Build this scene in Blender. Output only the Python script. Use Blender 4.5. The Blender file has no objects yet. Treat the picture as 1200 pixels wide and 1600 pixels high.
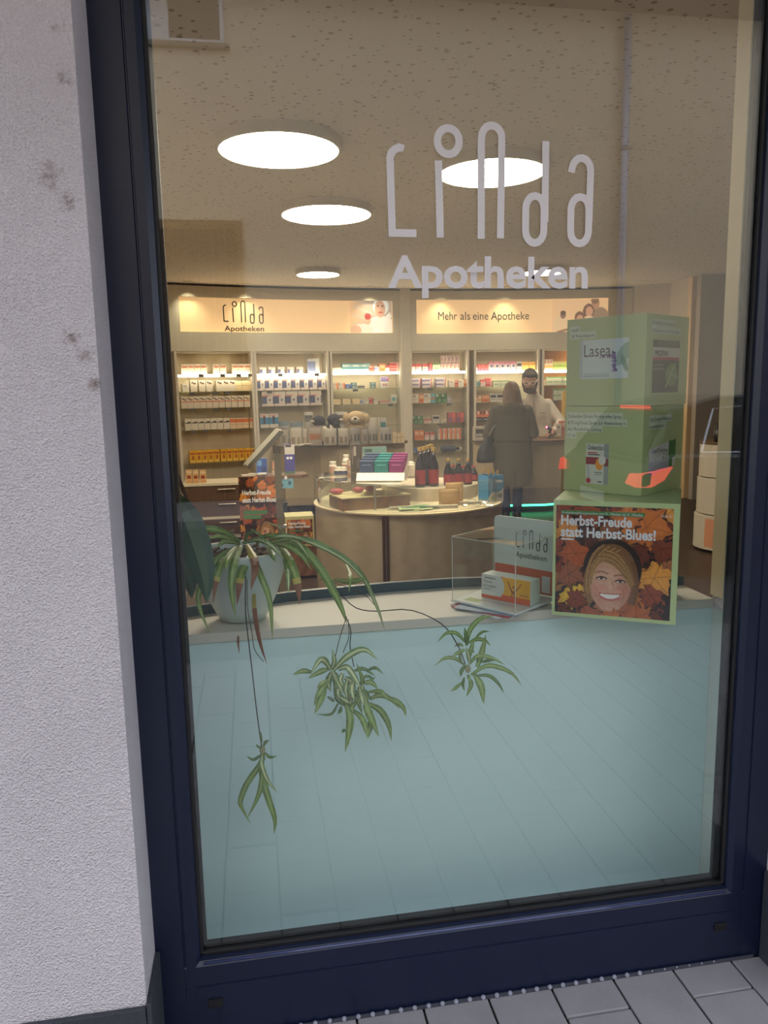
import bpy, bmesh, math, random
import numpy as np
from mathutils import Vector, Matrix
random.seed(7); RNG = np.random.default_rng(7)
R = math.radians; PI = math.pi
SC = bpy.context.scene; COL = SC.collection

# ------------------------------------------------------------------ camera
F = 1200.0; PITCH = R(9.0); YAW = R(9.6); ROLL = R(1.1)
CAM = np.array([0.0, -1.77, 1.62])
FW = np.array([math.sin(YAW)*math.cos(PITCH), math.cos(YAW)*math.cos(PITCH), -math.sin(PITCH)])
_r0 = np.array([math.cos(YAW), -math.sin(YAW), 0.0]); _u0 = np.cross(_r0, FW)
RT = math.cos(ROLL)*_r0 - math.sin(ROLL)*_u0; UP = math.sin(ROLL)*_r0 + math.cos(ROLL)*_u0
cd = bpy.data.cameras.new('camera'); cam = bpy.data.objects.new('camera', cd); COL.objects.link(cam)
cd.sensor_fit = 'VERTICAL'; cd.sensor_height = 32.0; cd.lens = F/1600*32.0; cd.clip_start = 0.02; cd.clip_end = 300
cam.matrix_world = Matrix(((RT[0], UP[0], -FW[0], CAM[0]), (RT[1], UP[1], -FW[1], CAM[1]), (RT[2], UP[2], -FW[2], CAM[2]), (0, 0, 0, 1)))
SC.camera = cam
# ------------------------------------------------------------------ world: overcast daylight
W = bpy.data.worlds.new('overcast_sky'); SC.world = W; W.use_nodes = True
bg = W.node_tree.nodes['Background']; bg.inputs[0].default_value = (0.80, 0.88, 1.0, 1); bg.inputs[1].default_value = 1.0
SC.view_settings.view_transform = 'Standard'; SC.view_settings.look = 'None'
SC.view_settings.exposure = 1.3; SC.view_settings.gamma = 1.0
try: SC.view_settings.use_curve_mapping = False
except Exception: pass
SC.cycles.use_denoising = True
SC.cycles.transparent_max_bounces = 18; SC.cycles.max_bounces = 6; SC.cycles.diffuse_bounces = 4; SC.cycles.use_adaptive_sampling = True; SC.cycles.adaptive_threshold = 0.03; SC.cycles.glossy_bounces = 4
SC.cycles.sample_clamp_indirect = 6.0; SC.cycles.caustics_reflective = False; SC.cycles.caustics_refractive = False
LAMP = (1.0, 0.85, 0.66)          # warm white lamp colour
LAMP_E, LED_E, SIGN_E, SPOT_W = 17.0, 9.5, 0.24, 8.0

# ------------------------------------------------------------------ photo measurement helpers
def ray(px, py): return FW + RT*(px-600)/F - UP*(py-800)/F
def atY(px, py, Y): v = ray(px, py); return CAM + v*(Y-CAM[1])/v[1]
def atZ(px, py, Z): v = ray(px, py); return CAM + v*(Z-CAM[2])/v[2]
def atX(px, py, X): v = ray(px, py); return CAM + v*(X-CAM[0])/v[0]

# ------------------------------------------------------------------ materials
def lin(c):
    out = []
    for x in c[:3]:
        x = x/255.0
        out.append(x/12.92 if x <= 0.04045 else ((x+0.055)/1.055)**2.4)
    return tuple(out)
MATS = {}
def mat(name, rgb, rough=0.6, metal=0.0, emit=None, es=0.0, noise=0.06, nscale=14.0, bump=0.0, bscale=200.0, spec=0.5, coat=0.0, trans=None):
    """procedural principled material; rgb in sRGB 0-255"""
    if name in MATS: return MATS[name]
    m = bpy.data.materials.new(name); m.use_nodes = True; nt = m.node_tree; b = nt.nodes['Principled BSDF']
    c = lin(rgb)
    b.inputs['Roughness'].default_value = rough; b.inputs['Metallic'].default_value = metal
    b.inputs['Specular IOR Level'].default_value = spec; b.inputs['Coat Weight'].default_value = coat
    tc = nt.nodes.new('ShaderNodeTexCoord')
    n = nt.nodes.new('ShaderNodeTexNoise'); n.inputs['Scale'].default_value = nscale; n.inputs['Detail'].default_value = 3
    nt.links.new(tc.outputs['Object'], n.inputs['Vector'])
    mx = nt.nodes.new('ShaderNodeMix'); mx.data_type = 'RGBA'
    mx.inputs[6].default_value = tuple(x*(1-noise) for x in c)+(1,); mx.inputs[7].default_value = tuple(min(1, x*(1+noise)) for x in c)+(1,)
    nt.links.new(n.outputs[0], mx.inputs[0]); nt.links.new(mx.outputs[2], b.inputs['Base Color'])
    if bump:
        n2 = nt.nodes.new('ShaderNodeTexNoise'); n2.inputs['Scale'].default_value = bscale; n2.inputs['Detail'].default_value = 4
        nt.links.new(tc.outputs['Object'], n2.inputs['Vector'])
        bp = nt.nodes.new('ShaderNodeBump'); bp.inputs['Strength'].default_value = bump; bp.inputs['Distance'].default_value = 0.004
        nt.links.new(n2.outputs[0], bp.inputs['Height']); nt.links.new(bp.outputs[0], b.inputs['Normal'])
    if emit is not None:
        b.inputs['Emission Color'].default_value = tuple(emit)+(1,); b.inputs['Emission Strength'].default_value = es
    MATS[name] = m; return m
def glassmat(name, tint=(0.95, 0.98, 0.96), k=1.7, add=0.0, rough=0.0):
    if name in MATS: return MATS[name]
    m = bpy.data.materials.new(name); m.use_nodes = True; nt = m.node_tree; nt.nodes.clear()
    o = nt.nodes.new('ShaderNodeOutputMaterial'); t = nt.nodes.new('ShaderNodeBsdfTransparent'); g = nt.nodes.new('ShaderNodeBsdfGlossy')
    t.inputs[0].default_value = tuple(tint)+(1,); g.inputs['Roughness'].default_value = rough; g.inputs[0].default_value = (1, 1, 1, 1)
    fr = nt.nodes.new('ShaderNodeFresnel'); fr.inputs[0].default_value = 1.5
    geo = nt.nodes.new('ShaderNodeNewGeometry')
    ma = nt.nodes.new('ShaderNodeMath'); ma.operation = 'MULTIPLY_ADD'; ma.inputs[1].default_value = k; ma.inputs[2].default_value = add; ma.use_clamp = True
    # same fresnel on both faces of the pane (thin sheet, no refraction)
    lw = nt.nodes.new('ShaderNodeVectorMath'); lw.operation = 'MULTIPLY'
    fl = nt.nodes.new('ShaderNodeMath'); fl.operation = 'MULTIPLY_ADD'; fl.inputs[1].default_value = -2.0; fl.inputs[2].default_value = 1.0
    dot = nt.nodes.new('ShaderNodeVectorMath'); dot.operation = 'DOT_PRODUCT'
    nt.links.new(geo.outputs['Incoming'], dot.inputs[0]); nt.links.new(geo.outputs['Normal'], dot.inputs[1])
    ab = nt.nodes.new('ShaderNodeMath'); ab.operation = 'ABSOLUTE'; nt.links.new(dot.outputs['Value'], ab.inputs[0])
    om = nt.nodes.new('ShaderNodeMath'); om.operation = 'SUBTRACT'; om.inputs[0].default_value = 1.0; nt.links.new(ab.outputs[0], om.inputs[1])
    pw = nt.nodes.new('ShaderNodeMath'); pw.operation = 'POWER'; pw.inputs[1].default_value = 5.0; nt.links.new(om.outputs[0], pw.inputs[0])
    sch = nt.nodes.new('ShaderNodeMath'); sch.operation = 'MULTIPLY_ADD'; sch.inputs[1].default_value = 0.96; sch.inputs[2].default_value = 0.04
    nt.links.new(pw.outputs[0], sch.inputs[0]); nt.links.new(sch.outputs[0], ma.inputs[0])
    for n in (fr, lw, fl): nt.nodes.remove(n)
    mx = nt.nodes.new('ShaderNodeMixShader')
    nt.links.new(ma.outputs[0], mx.inputs[0]); nt.links.new(t.outputs[0], mx.inputs[1]); nt.links.new(g.outputs[0], mx.inputs[2])
    nt.links.new(mx.outputs[0], o.inputs[0]); MATS[name] = m; return m
def printmat(name, rough=0.5, emit=0.0, coat=0.0):
    if name in MATS: return MATS[name]
    m = bpy.data.materials.new(name); m.use_nodes = True; nt = m.node_tree; b = nt.nodes['Principled BSDF']
    a = nt.nodes.new('ShaderNodeAttribute'); a.attribute_name = 'Col'
    nt.links.new(a.outputs['Color'], b.inputs['Base Color']); b.inputs['Roughness'].default_value = rough; b.inputs['Coat Weight'].default_value = coat
    if emit:
        nt.links.new(a.outputs['Color'], b.inputs['Emission Color']); b.inputs['Emission Strength'].default_value = emit
    MATS[name] = m; return m
PRINT = printmat('print_ink'); GLOSSPRINT = printmat('glossy_print', 0.15, 0, 0.6); SIGNPRINT = printmat('backlit_print', 0.5, SIGN_E)

# ------------------------------------------------------------------ mesh builder
class MB:
    def __init__(s): s.v = []; s.f = []; s.c = []
    def add(s, vs, fs, col=None):
        o = len(s.v); s.v += [tuple(float(q) for q in p) for p in vs]
        for f in fs: s.f.append(tuple(i+o for i in f)); s.c.append(col)
        return s
    def box(s, x0, x1, y0, y1, z0, z1, col=None):
        return s.add([(x0,y0,z0),(x1,y0,z0),(x1,y1,z0),(x0,y1,z0),(x0,y0,z1),(x1,y0,z1),(x1,y1,z1),(x0,y1,z1)],
                     [(0,3,2,1),(4,5,6,7),(0,1,5,4),(1,2,6,5),(2,3,7,6),(3,0,4,7)], col)
    def hexa(s, p, col=None):   # 8 corners, bottom ring then top ring
        return s.add(p, [(0,3,2,1),(4,5,6,7),(0,1,5,4),(1,2,6,5),(2,3,7,6),(3,0,4,7)], col)
    def obox(s, c, size, rz=0, col=None, ry=0, rx=0):
        M = Matrix.Rotation(rz,3,'Z') @ Matrix.Rotation(ry,3,'Y') @ Matrix.Rotation(rx,3,'X'); h = [q/2 for q in size]
        p = [Vector(c)+M@Vector((sx*h[0],sy*h[1],sz*h[2])) for sz in(-1,1) for sx,sy in((-1,-1),(1,-1),(1,1),(-1,1))]
        return s.hexa([tuple(q) for q in p], col)
    def prism(s, poly, z0, z1, col=None):
        n = len(poly); vs = [(x,y,z0) for x,y in poly]+[(x,y,z1) for x,y in poly]
        return s.add(vs, [tuple(range(n-1,-1,-1)), tuple(range(n,2*n))]+[(i,(i+1)%n,n+(i+1)%n,n+i) for i in range(n)], col)
    def prismY(s, poly, y0, y1, col=None):   # polygon in x,z extruded in y
        n = len(poly); vs = [(x,y0,z) for x,z in poly]+[(x,y1,z) for x,z in poly]
        return s.add(vs, [tuple(range(n)), tuple(range(2*n-1,n-1,-1))]+[(i,n+i,n+(i+1)%n,(i+1)%n) for i in range(n)], col)
    def lathe(s, prof, n=24, cx=0, cy=0, col=None, a0=0, a1=2*PI):
        full = abs(a1-a0-2*PI) < 1e-6; m = n if full else n+1; vs = []; fs = []
        for r, z in prof:
            for i in range(m):
                a = a0+(a1-a0)*i/n; vs.append((cx+r*math.cos(a), cy+r*math.sin(a), z))
        for j in range(len(prof)-1):
            for i in range(n):
                k = (i+1)%m; fs.append((j*m+i, j*m+k, (j+1)*m+k, (j+1)*m+i))
        s.add(vs, fs, col)
        if full:
            o = len(s.v)-len(vs)
            if prof[0][0] > 1e-5: s.f.append(tuple(o+i for i in range(m-1,-1,-1))); s.c.append(col)
            if prof[-1][0] > 1e-5: s.f.append(tuple(o+(len(prof)-1)*m+i for i in range(m))); s.c.append(col)
        return s
    def tube(s, pts, r, n=8, col=None):
        P = [Vector(p) for p in pts]; rs = r if hasattr(r,'__len__') else [r]*len(P); vs = []
        for i, p in enumerate(P):
            t = (P[min(i+1,len(P)-1)]-P[max(i-1,0)]).normalized(); a = t.orthogonal() if i == 0 else (a-t*a.dot(t))
            a.normalize(); b = t.cross(a)
            for k in range(n): vs.append(p+(a*math.cos(2*PI*k/n)+b*math.sin(2*PI*k/n))*rs[i])
        fs = [(j*n+k, j*n+(k+1)%n, (j+1)*n+(k+1)%n, (j+1)*n+k) for j in range(len(P)-1) for k in range(n)]
        fs += [tuple(range(n-1,-1,-1)), tuple((len(P)-1)*n+k for k in range(n))]
        return s.add(vs, fs, col)
    def ell(s, c, rad, rot=None, n=14, m=9, col=None):
        Mx = rot or Matrix.Identity(3); vs = []; fs = []
        for j in range(1, m):
            t = PI*j/m
            for i in range(n):
                a = 2*PI*i/n; vs.append(Vector(c)+Mx@Vector((rad[0]*math.sin(t)*math.cos(a), rad[1]*math.sin(t)*math.sin(a), -rad[2]*math.cos(t))))
        b = len(vs); vs.append(Vector(c)+Mx@Vector((0,0,-rad[2]))); vs.append(Vector(c)+Mx@Vector((0,0,rad[2])))
        for j in range(m-2):
            for i in range(n): fs.append((j*n+i, j*n+(i+1)%n, (j+1)*n+(i+1)%n, (j+1)*n+i))
        for i in range(n):
            fs.append((b, (i+1)%n, i)); fs.append((b+1, (m-2)*n+i, (m-2)*n+(i+1)%n))
        return s.add(vs, fs, col)
    def cap(s, p0, p1, r0, r1, n=12, col=None, flat=1.0):   # tapered capsule
        p0 = Vector(p0); p1 = Vector(p1); L = (p1-p0).length; ax = (p1-p0).normalized(); pts = []; rs = []
        for k in range(4): a = PI/2*k/4; pts.append(p0-ax*r0*math.cos(a)); rs.append(max(1e-3, r0*math.sin(a)))
        for k in range(4+1): a = PI/2*k/4; pts.append(p1+ax*r1*math.sin(a)); rs.append(max(1e-3, r1*math.cos(a)))
        return s.tube(pts, rs, n, col)
    def build(s, name, m, parent=None, loc=None, rz=0, smooth=False, bevel=0, seg=2, attr=False, solid=0):
        me = bpy.data.meshes.new(name); me.from_pydata(s.v, [], s.f); me.validate(); me.update()
        if attr or any(c is not None for c in s.c):
            ca = me.color_attributes.new('Col', 'FLOAT_COLOR', 'CORNER'); data = []
            for p, c in zip(me.polygons, s.c):
                q = lin(c if c is not None else (200,200,200))+(1,)
                for _ in p.loop_indices: data += q
            ca.data.foreach_set('color', data)
        if smooth: me.polygons.foreach_set('use_smooth', [True]*len(me.polygons))
        return link(name, me, m, parent, loc, rz, bevel, seg, smooth)
def link(name, me, m, parent=None, loc=None, rz=0, bevel=0, seg=2, smooth=False):
    if m is not None and len(me.materials) == 0: me.materials.append(m)
    o = bpy.data.objects.new(name, me); COL.objects.link(o)
    if loc is not None: o.location = [float(q) for q in loc]
    if rz: o.rotation_euler = (0, 0, rz)
    if parent: o.parent = parent
    if bevel:
        b = o.modifiers.new('bevel', 'BEVEL'); b.width = bevel; b.segments = seg; b.limit_method = 'ANGLE'; b.angle_limit = R(40)
    return o
def tag(o, label, cat, group=None):
    o['label'] = label; o['category'] = cat
    if group: o['group'] = group
    return o
def struct(o): o['kind'] = 'structure'; return o
def empty(name, loc, rz=0):
    o = bpy.data.objects.new(name, None); COL.objects.link(o); o.empty_display_size = 0.05
    o.location = [float(q) for q in loc]; o.rotation_euler = (0, 0, rz); return o
def thing(name, label, cat, loc, rz=0, group=None): return tag(empty(name, loc, rz), label, cat, group)
def copy_tree(o, parent=None):
    c = o.copy(); COL.objects.link(c); c.parent = parent
    for ch in list(o.children): copy_tree(ch, c)
    return c
# ------------------------------------------------------------------ text and logo
def text(name, s, size, org, m, parent=None, right=(1,0,0), up=(0,0,1), bold=0.0, width=None, ext=0.0006, align='LEFT', res=3, height=None):
    cu = bpy.data.curves.new(name, 'FONT'); cu.body = s; cu.size = 1.0; cu.offset = bold; cu.extrude = 0; cu.resolution_u = res; cu.align_x = align
    ob = bpy.data.objects.new('tmp_text', cu); COL.objects.link(ob)
    me = bpy.data.meshes.new_from_object(ob); COL.objects.unlink(ob); bpy.data.objects.remove(ob); bpy.data.curves.remove(cu)
    co = np.zeros(len(me.vertices)*3); me.vertices.foreach_get('co', co); co = co.reshape(-1,3)
    kx = ky = size
    if width: kx = width/max(1e-6, co[:,0].max()-co[:,0].min()); ky = size if size else kx
    r = np.array(right, float); u = np.array(up, float); r /= np.linalg.norm(r); u /= np.linalg.norm(u); nrm = np.cross(r, u)
    if width and align == 'LEFT': co[:,0] -= co[:,0].min()
    P = np.array(org, float) + np.outer(co[:,0]*kx, r) + np.outer(co[:,1]*ky, u) + nrm*ext
    me.vertices.foreach_set('co', P.ravel()); me.update(); me.name = name
    me.materials.clear()
    return link(name, me, m, parent)
def stroke(pts, w, closed=False):
    """flat stroked path in 2D -> verts, faces"""
    P = [Vector(p) for p in pts]; n = len(P); L = []; Rr = []
    for i in range(n):
        a = P[(i-1)%n] if (closed or i > 0) else None; b = P[(i+1)%n] if (closed or i < n-1) else None
        d0 = (P[i]-a).normalized() if a is not None else (b-P[i]).normalized(); d1 = (b-P[i]).normalized() if b is not None else d0
        t = (d0+d1); t = t.normalized() if t.length > 1e-6 else d1; nn = Vector((-t.y, t.x)); k = 1/max(0.5, nn.dot(Vector((-d1.y, d1.x))))
        L.append(P[i]+nn*w/2*k); Rr.append(P[i]-nn*w/2*k)
    vs = L+Rr; m = n if closed else n-1
    return vs, [(i, (i+1)%n, n+(i+1)%n, n+i)[::-1] for i in range(m)]
def arc(cx, cy, rx, ry, a0, a1, k=8): return [(cx+rx*math.cos(R(a0+(a1-a0)*i/k)), cy+ry*math.sin(R(a0+(a1-a0)*i/k))) for i in range(k+1)]
# logo drawn in pixel units of the big window lettering (x right, y up from baseline of the tall letters)
LOGO_W = 316.0
def logo_letters():
    w = 11
    l1 = [[(24,129)]+arc(24,109,17,15,95,180,6)+[(8.5,5.5),(45,5.5)]]
    l2 = [arc(94,135,16.5,18,0,360,18)[:-1], [(79,108),(81,0)]]
    n3 = [[(144,-1)]+[(144,137)]+arc(160,142,15.5,17,180,0,9)+[(174,0)]]
    d4 = [[(244,140),(244,25)], arc(228,44,14.5,18,0,180,8)+arc(228,12,14.5,18,180,360,8)]
    a5 = [[(285,97)]+arc(301,100,15,18,170,0,8)+[(315,25)], arc(300,44,14.5,18,0,180,8)+arc(300,12,14.5,18,180,360,8)]
    return [('letter_l', l1, w), ('letter_i', l2, w), ('letter_n', n3, w), ('letter_d', d4, w), ('letter_a', a5, w)]
def logo(parent, org, width, m, right=(1,0,0), up=(0,0,1), weight=1.0, ext=0.0006, one=None):
    k = width/LOGO_W; r = np.array(right, float); u = np.array(up, float); nrm = np.cross(r, u); allmb = MB(); outs = []
    for nm, paths, w in logo_letters():
        mb = MB() if one is None else allmb
        for i, p in enumerate(paths):
            closed = (nm == 'letter_i' and i == 0) or (nm in ('letter_d', 'letter_a') and i == 1)
            vs, fs = stroke(p, w*weight, closed)
            mb.add([np.array(org)+r*v.x*k+u*v.y*k+nrm*(ext+0.00003*i) for v in vs], fs)
        if one is None: outs.append(mb.build(nm, m, parent))
    if one is not None: outs.append(allmb.build(one, m, parent))
    return outs

# ------------------------------------------------------------------ tiny painter (prints are painted procedurally)
class Img:
    def __init__(s, w, h, bg): s.w = w; s.h = h; s.a = np.zeros((h, w, 3)) + np.array(bg, float); s.X, s.Y = np.meshgrid((np.arange(w)+.5)/w, (np.arange(h)+.5)/h)
    def put(s, mask, c, al=1.0): mk = np.clip(mask, 0, 1)[..., None]*al; s.a = s.a*(1-mk)+np.array(c, float)*mk; return s
    def ell(s, cx, cy, rx, ry, c, rot=0, al=1.0, soft=0.04):
        dx, dy = s.X-cx, s.Y-cy; q = R(rot); x = (dx*math.cos(q)+dy*math.sin(q))/rx; y = (-dx*math.sin(q)+dy*math.cos(q))/ry
        d = np.sqrt(x*x+y*y); return s.put((1-d)/soft+.5, c, al)
    def rect(s, x0, y0, x1, y1, c, al=1.0): return s.put(((s.X >= x0)&(s.X < x1)&(s.Y >= y0)&(s.Y < y1)).astype(float), c, al)
    def poly(s, pts, c, al=1.0):
        ins = np.zeros_like(s.X, bool); n = len(pts)
        for i in range(n):
            x0, y0 = pts[i]; x1, y1 = pts[(i+1)%n]
            cond = ((y0 > s.Y) != (y1 > s.Y)) & (s.X < (x1-x0)*(s.Y-y0)/(y1-y0+1e-9)+x0); ins ^= cond
        return s.put(ins.astype(float), c, al)
    def line(s, x0, y0, x1, y1, w, c, al=1.0):
        dx, dy = x1-x0, y1-y0; t = np.clip(((s.X-x0)*dx+(s.Y-y0)*dy)/(dx*dx+dy*dy+1e-9), 0, 1)
        d = np.hypot(s.X-x0-t*dx, s.Y-y0-t*dy); return s.put((w/2-d)/(w*.3)+.5, c, al)
    def mesh(s, name, width, height, org=(0,0,0), right=(1,0,0), up=(0,0,1), m=None, parent=None):
        """one face per cell, org = lower-left corner"""
        r = np.array(right, float)*width; u = np.array(up, float)*height; ii, jj = np.meshgrid(np.arange(s.w+1)/s.w, np.arange(s.h+1)/s.h)
        P = np.array(org, float)+ii[..., None]*r+(1-jj)[..., None]*u; me = grid_mesh(name, P)
        c = np.clip(s.a, 0, 255)/255.; c = np.where(c <= .04045, c/12.92, ((c+.055)/1.055)**2.4)
        q = np.ones((s.h*s.w, 4, 4)); q[:, :, :3] = c.reshape(-1, 1, 3)
        ca = me.color_attributes.new('Col', 'FLOAT_COLOR', 'CORNER'); ca.data.foreach_set('color', q.ravel())
        return link(name, me, m or PRINT, parent)
def grid_mesh(name, P):
    h, w = P.shape[0]-1, P.shape[1]-1; me = bpy.data.meshes.new(name)
    idx = np.arange((h+1)*(w+1)).reshape(h+1, w+1)
    q = np.stack([idx[1:, :-1], idx[1:, 1:], idx[:-1, 1:], idx[:-1, :-1]], -1).reshape(-1, 4)
    me.vertices.add((h+1)*(w+1)); me.vertices.foreach_set('co', P.reshape(-1)); me.loops.add(q.size); me.loops.foreach_set('vertex_index', q.ravel())
    me.polygons.add(len(q)); me.polygons.foreach_set('loop_start', np.arange(len(q))*4); me.update(calc_edges=True); return me

# ================================================================== STRUCTURE
M_trimwhite = mat('trim_white', (214, 206, 192), 0.6)
M_frame = mat('anthracite_frame', (20, 29, 54), 0.32, noise=0.15, nscale=30, bump=0.05, bscale=300)
M_gasket = mat('gasket_black', (22, 22, 26), 0.6)
M_plinth = mat('plinth_stone', (58, 60, 68), 0.55, noise=0.35, nscale=120, bump=0.2)
M_paver = mat('paver_concrete', (156, 152, 156), 0.85, noise=0.16, nscale=9, bump=0.35, bscale=260)
M_sand = mat('joint_sand', (52, 46, 40), 0.95, noise=0.3, nscale=80)
def stucco():
    m = bpy.data.materials.new('stucco_render'); m.use_nodes = True; nt = m.node_tree; b = nt.nodes['Principled BSDF']; N = nt.nodes.new; L = nt.links.new
    b.inputs['Roughness'].default_value = 0.95; b.inputs['Specular IOR Level'].default_value = 0.2
    tc = N('ShaderNodeTexCoord')
    n1 = N('ShaderNodeTexNoise'); n1.inputs['Scale'].default_value = 5; n1.inputs['Detail'].default_value = 5; L(tc.outputs['Object'], n1.inputs[0])
    cr = N('ShaderNodeMix'); cr.data_type = 'RGBA'; cr.inputs[6].default_value = lin((206,200,206))+(1,); cr.inputs[7].default_value = lin((224,218,224))+(1,); L(n1.outputs[0], cr.inputs[0])
    # lichen stains, each with its own place on the wall
    acc = None
    for (x, z, r) in ((-0.355, 2.03, .10), (-0.32, 1.985, .07), (-0.34, 1.735, .06), (-0.315, 1.70, .06), (-0.30, 1.64, .06), (-0.32, 2.29, .05), (-0.315, 2.20, .06)):
        vs = N('ShaderNodeVectorMath'); vs.operation = 'DISTANCE'; vs.inputs[1].default_value = (x, -0.16, z); L(tc.outputs['Object'], vs.inputs[0])
        mr = N('ShaderNodeMapRange'); mr.inputs[1].default_value = 0; mr.inputs[2].default_value = r; mr.inputs[3].default_value = 1; mr.inputs[4].default_value = 0; L(vs.outputs['Value'], mr.inputs[0])
        if acc is None: acc = mr.outputs[0]
        else:
            mm = N('ShaderNodeMath'); mm.operation = 'MAXIMUM'; L(acc, mm.inputs[0]); L(mr.outputs[0], mm.inputs[1]); acc = mm.outputs[0]
    n2 = N('ShaderNodeTexNoise'); n2.inputs['Scale'].default_value = 60; n2.inputs['Detail'].default_value = 8; n2.inputs['Roughness'].default_value = .8; L(tc.outputs['Object'], n2.inputs[0])
    ad = N('ShaderNodeMath'); ad.operation = 'MULTIPLY'; L(acc, ad.inputs[0]); L(n2.outputs[0], ad.inputs[1])
    st = N('ShaderNodeMapRange'); st.inputs[1].default_value = .36; st.inputs[2].default_value = .62; L(ad.outputs[0], st.inputs[0])
    m2 = N('ShaderNodeMix'); m2.data_type = 'RGBA'; m2.inputs[7].default_value = lin((112,88,74))+(1,); L(st.outputs[0], m2.inputs[0]); L(cr.outputs[2], m2.inputs[6]); L(m2.outputs[2], b.inputs['Base Color'])
    v = N('ShaderNodeTexVoronoi'); v.inputs['Scale'].default_value = 230; L(tc.outputs['Object'], v.inputs['Vector'])
    n3 = N('ShaderNodeTexNoise'); n3.inputs['Scale'].default_value = 130; n3.inputs['Detail'].default_value = 4; L(tc.outputs['Object'], n3.inputs[0])
    am = N('ShaderNodeMath'); am.operation = 'ADD'; L(v.outputs['Distance'], am.inputs[0]); L(n3.outputs[0], am.inputs[1])
    bp = N('ShaderNodeBump'); bp.inputs['Strength'].default_value = .75; bp.inputs['Distance'].default_value = .005; L(am.outputs[0], bp.inputs['Height']); L(bp.outputs[0], b.inputs['Normal'])
    return m
M_stucco = stucco(); M_smooth = mat('smooth_render', (200, 194, 190), 0.9, noise=0.08, nscale=12, bump=0.1)
XL, XR, YF, YI, XI = -0.292, 1.372, -0.16, 0.36, 1.40     # window opening left / right, wall outer face, wall inner face
ZT = 2.98
wl = struct(MB().box(-6, XL, YF, YI, 0, 3.5).build('wall_left', M_stucco))
struct(MB().box(XR, 9, YF, .076, 0, 3.5).box(XI, 9, .076, YI, 0, 3.5).build('wall_right', M_stucco))
struct(MB().box(XL, XR, YF, YI, ZT, 3.5).build('wall_front', M_stucco))
bp_ = struct(empty('baseboard_left', (XL, YF, 0)))
for x0, x1 in ((-.62, -.262-.0), (-1.22, -.625), (-1.82, -1.225)):
    MB().box(x0-XL-.03, min(x1-XL-.03, -.001), -.014, -.001, 0, .262).build('plinth_tile', M_plinth, bp_, bevel=.0015)
MB().box(.0005, .012, -.012, .155, 0, .272).build('plinth_tile', M_plinth, bp_, bevel=.0015)
bp2 = struct(empty('baseboard_right', (XR, YF, 0)))
MB().box(-.012, -.0005, -.012, .155, 0, .27).build('plinth_tile', M_plinth, bp2, bevel=.0015)
MB().box(0, .6, -.014, -.001, 0, .262).build('plinth_tile', M_plinth, bp2, bevel=.0015)
# balcony slab over the shopfront (keeps the upper wall and frame in shade)
struct(MB().box(-6, 9, -1.62, YF, 3.25, 3.5).box(-6, 9, -1.62, -1.54, 3.5, 3.95).build('trim_1', M_smooth))
struct(MB().box(-6, 9, YF, YI+.02, 3.5, 9.0).build('wall_upper', M_stucco))

# ---- window: frame, beads, gaskets, pane, drainage caps
win = struct(empty('window_1', (0, 0, 0)))
XGL, XGR, ZG = -0.183, 1.252, 0.228
def stile(name, xo, xg, z0, z1):
    d = 1 if xg > xo else -1
    prof = [(xo, 0), (xo+d*.066, 0), (xo+d*.068, .004), (xo+d*.0705, .004), (xo+d*.072, 0.001), (xg-d*.016, .001), (xg-d*.004, .012), (xg-d*.002, .03), (xg-d*.002, .075), (xo, .075)]
    if d < 0: prof = prof[::-1]
    return MB().prism(prof, z0, z1).build(name, M_frame, win)
stile('frame_stile', XL, XGL, 0, ZT); stile('frame_stile', XR, XGR, 0, ZT)
def rail(name, zo, zg):
    d = 1 if zg > zo else -1
    prof = [(0.0012, zo), (.0012, zo+d*.150), (.005, zo+d*.152), (.005, zo+d*.1545), (.0015, zo+d*.156), (.0015, zg-d*.020), (.010, zg-d*.010), (.03, zg-d*.002), (.075, zg-d*.002), (.075, zo)]
    vs = [(x, y, z) for x in (XL+.02, XR-.02) for y, z in prof]; n = len(prof)
    MB().add(vs, [tuple(range(n)), tuple(range(2*n-1, n-1, -1))]+[(i, n+i, n+(i+1)%n, (i+1)%n) for i in range(n)]).build(name, M_frame, win)
rail('frame_rail', 0.0, ZG)
MB().box(XL, XR, .0, .078, -.12, .001).build('frame_sill', M_gasket, win)
MB().box(XL+.02, XR-.02, .0012, .075, 2.86, ZT).build('frame_rail', M_frame, win)
for nm, b in (('gasket', (XGL-.006, XGL+.004, .020, .033, ZG, 2.86)), ('gasket', (XGR-.004, XGR+.006, .020, .033, ZG, 2.86)), ('gasket', (XGL, XGR, .020, .033, ZG-.006, ZG+.006))):
    MB().box(*b).build(nm, M_gasket, win, bevel=.003)
# dark inner spacer edge round the insulating pane
for b in ((XGL-.004, XGL+.012, .036, .052, ZG, 2.86), (XGR-.022, XGR+.004, .036, .052, ZG, 2.86), (XGL, XGR, .036, .052, ZG-.004, ZG+.014)):
    MB().box(*b).build('spacer_bar', M_gasket, win)
M_bead = mat('bead_blue_highlight', (70, 78, 118), 0.18, noise=.2, nscale=20, coat=.5)  # bluish highlight along the bead, put into its colour
MB().tube([(XGL+.004, .004, ZG-.013), (XGR-.004, .004, ZG-.013)], .0042, 8).build('glazing_bead', M_bead, win, smooth=True)
M_pane = glassmat('window_glass', (0.965, 0.985, 0.975), 1.5, 0.0)
MB().box(XGL-.008, XGR+.008, .030, .0345, ZG-.008, 2.87).build('window_pane', M_pane, win)
for x, z in ((-.155, .104), (1.266-.03, .111)):
    MB().box(x-.018, x+.018, -.004, .002, z-.011, z+.011).box(x-.014, x+.014, -.006, -.004, z-.004, z+.006).build('drainage_cap', M_gasket, win, bevel=.002)
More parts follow.
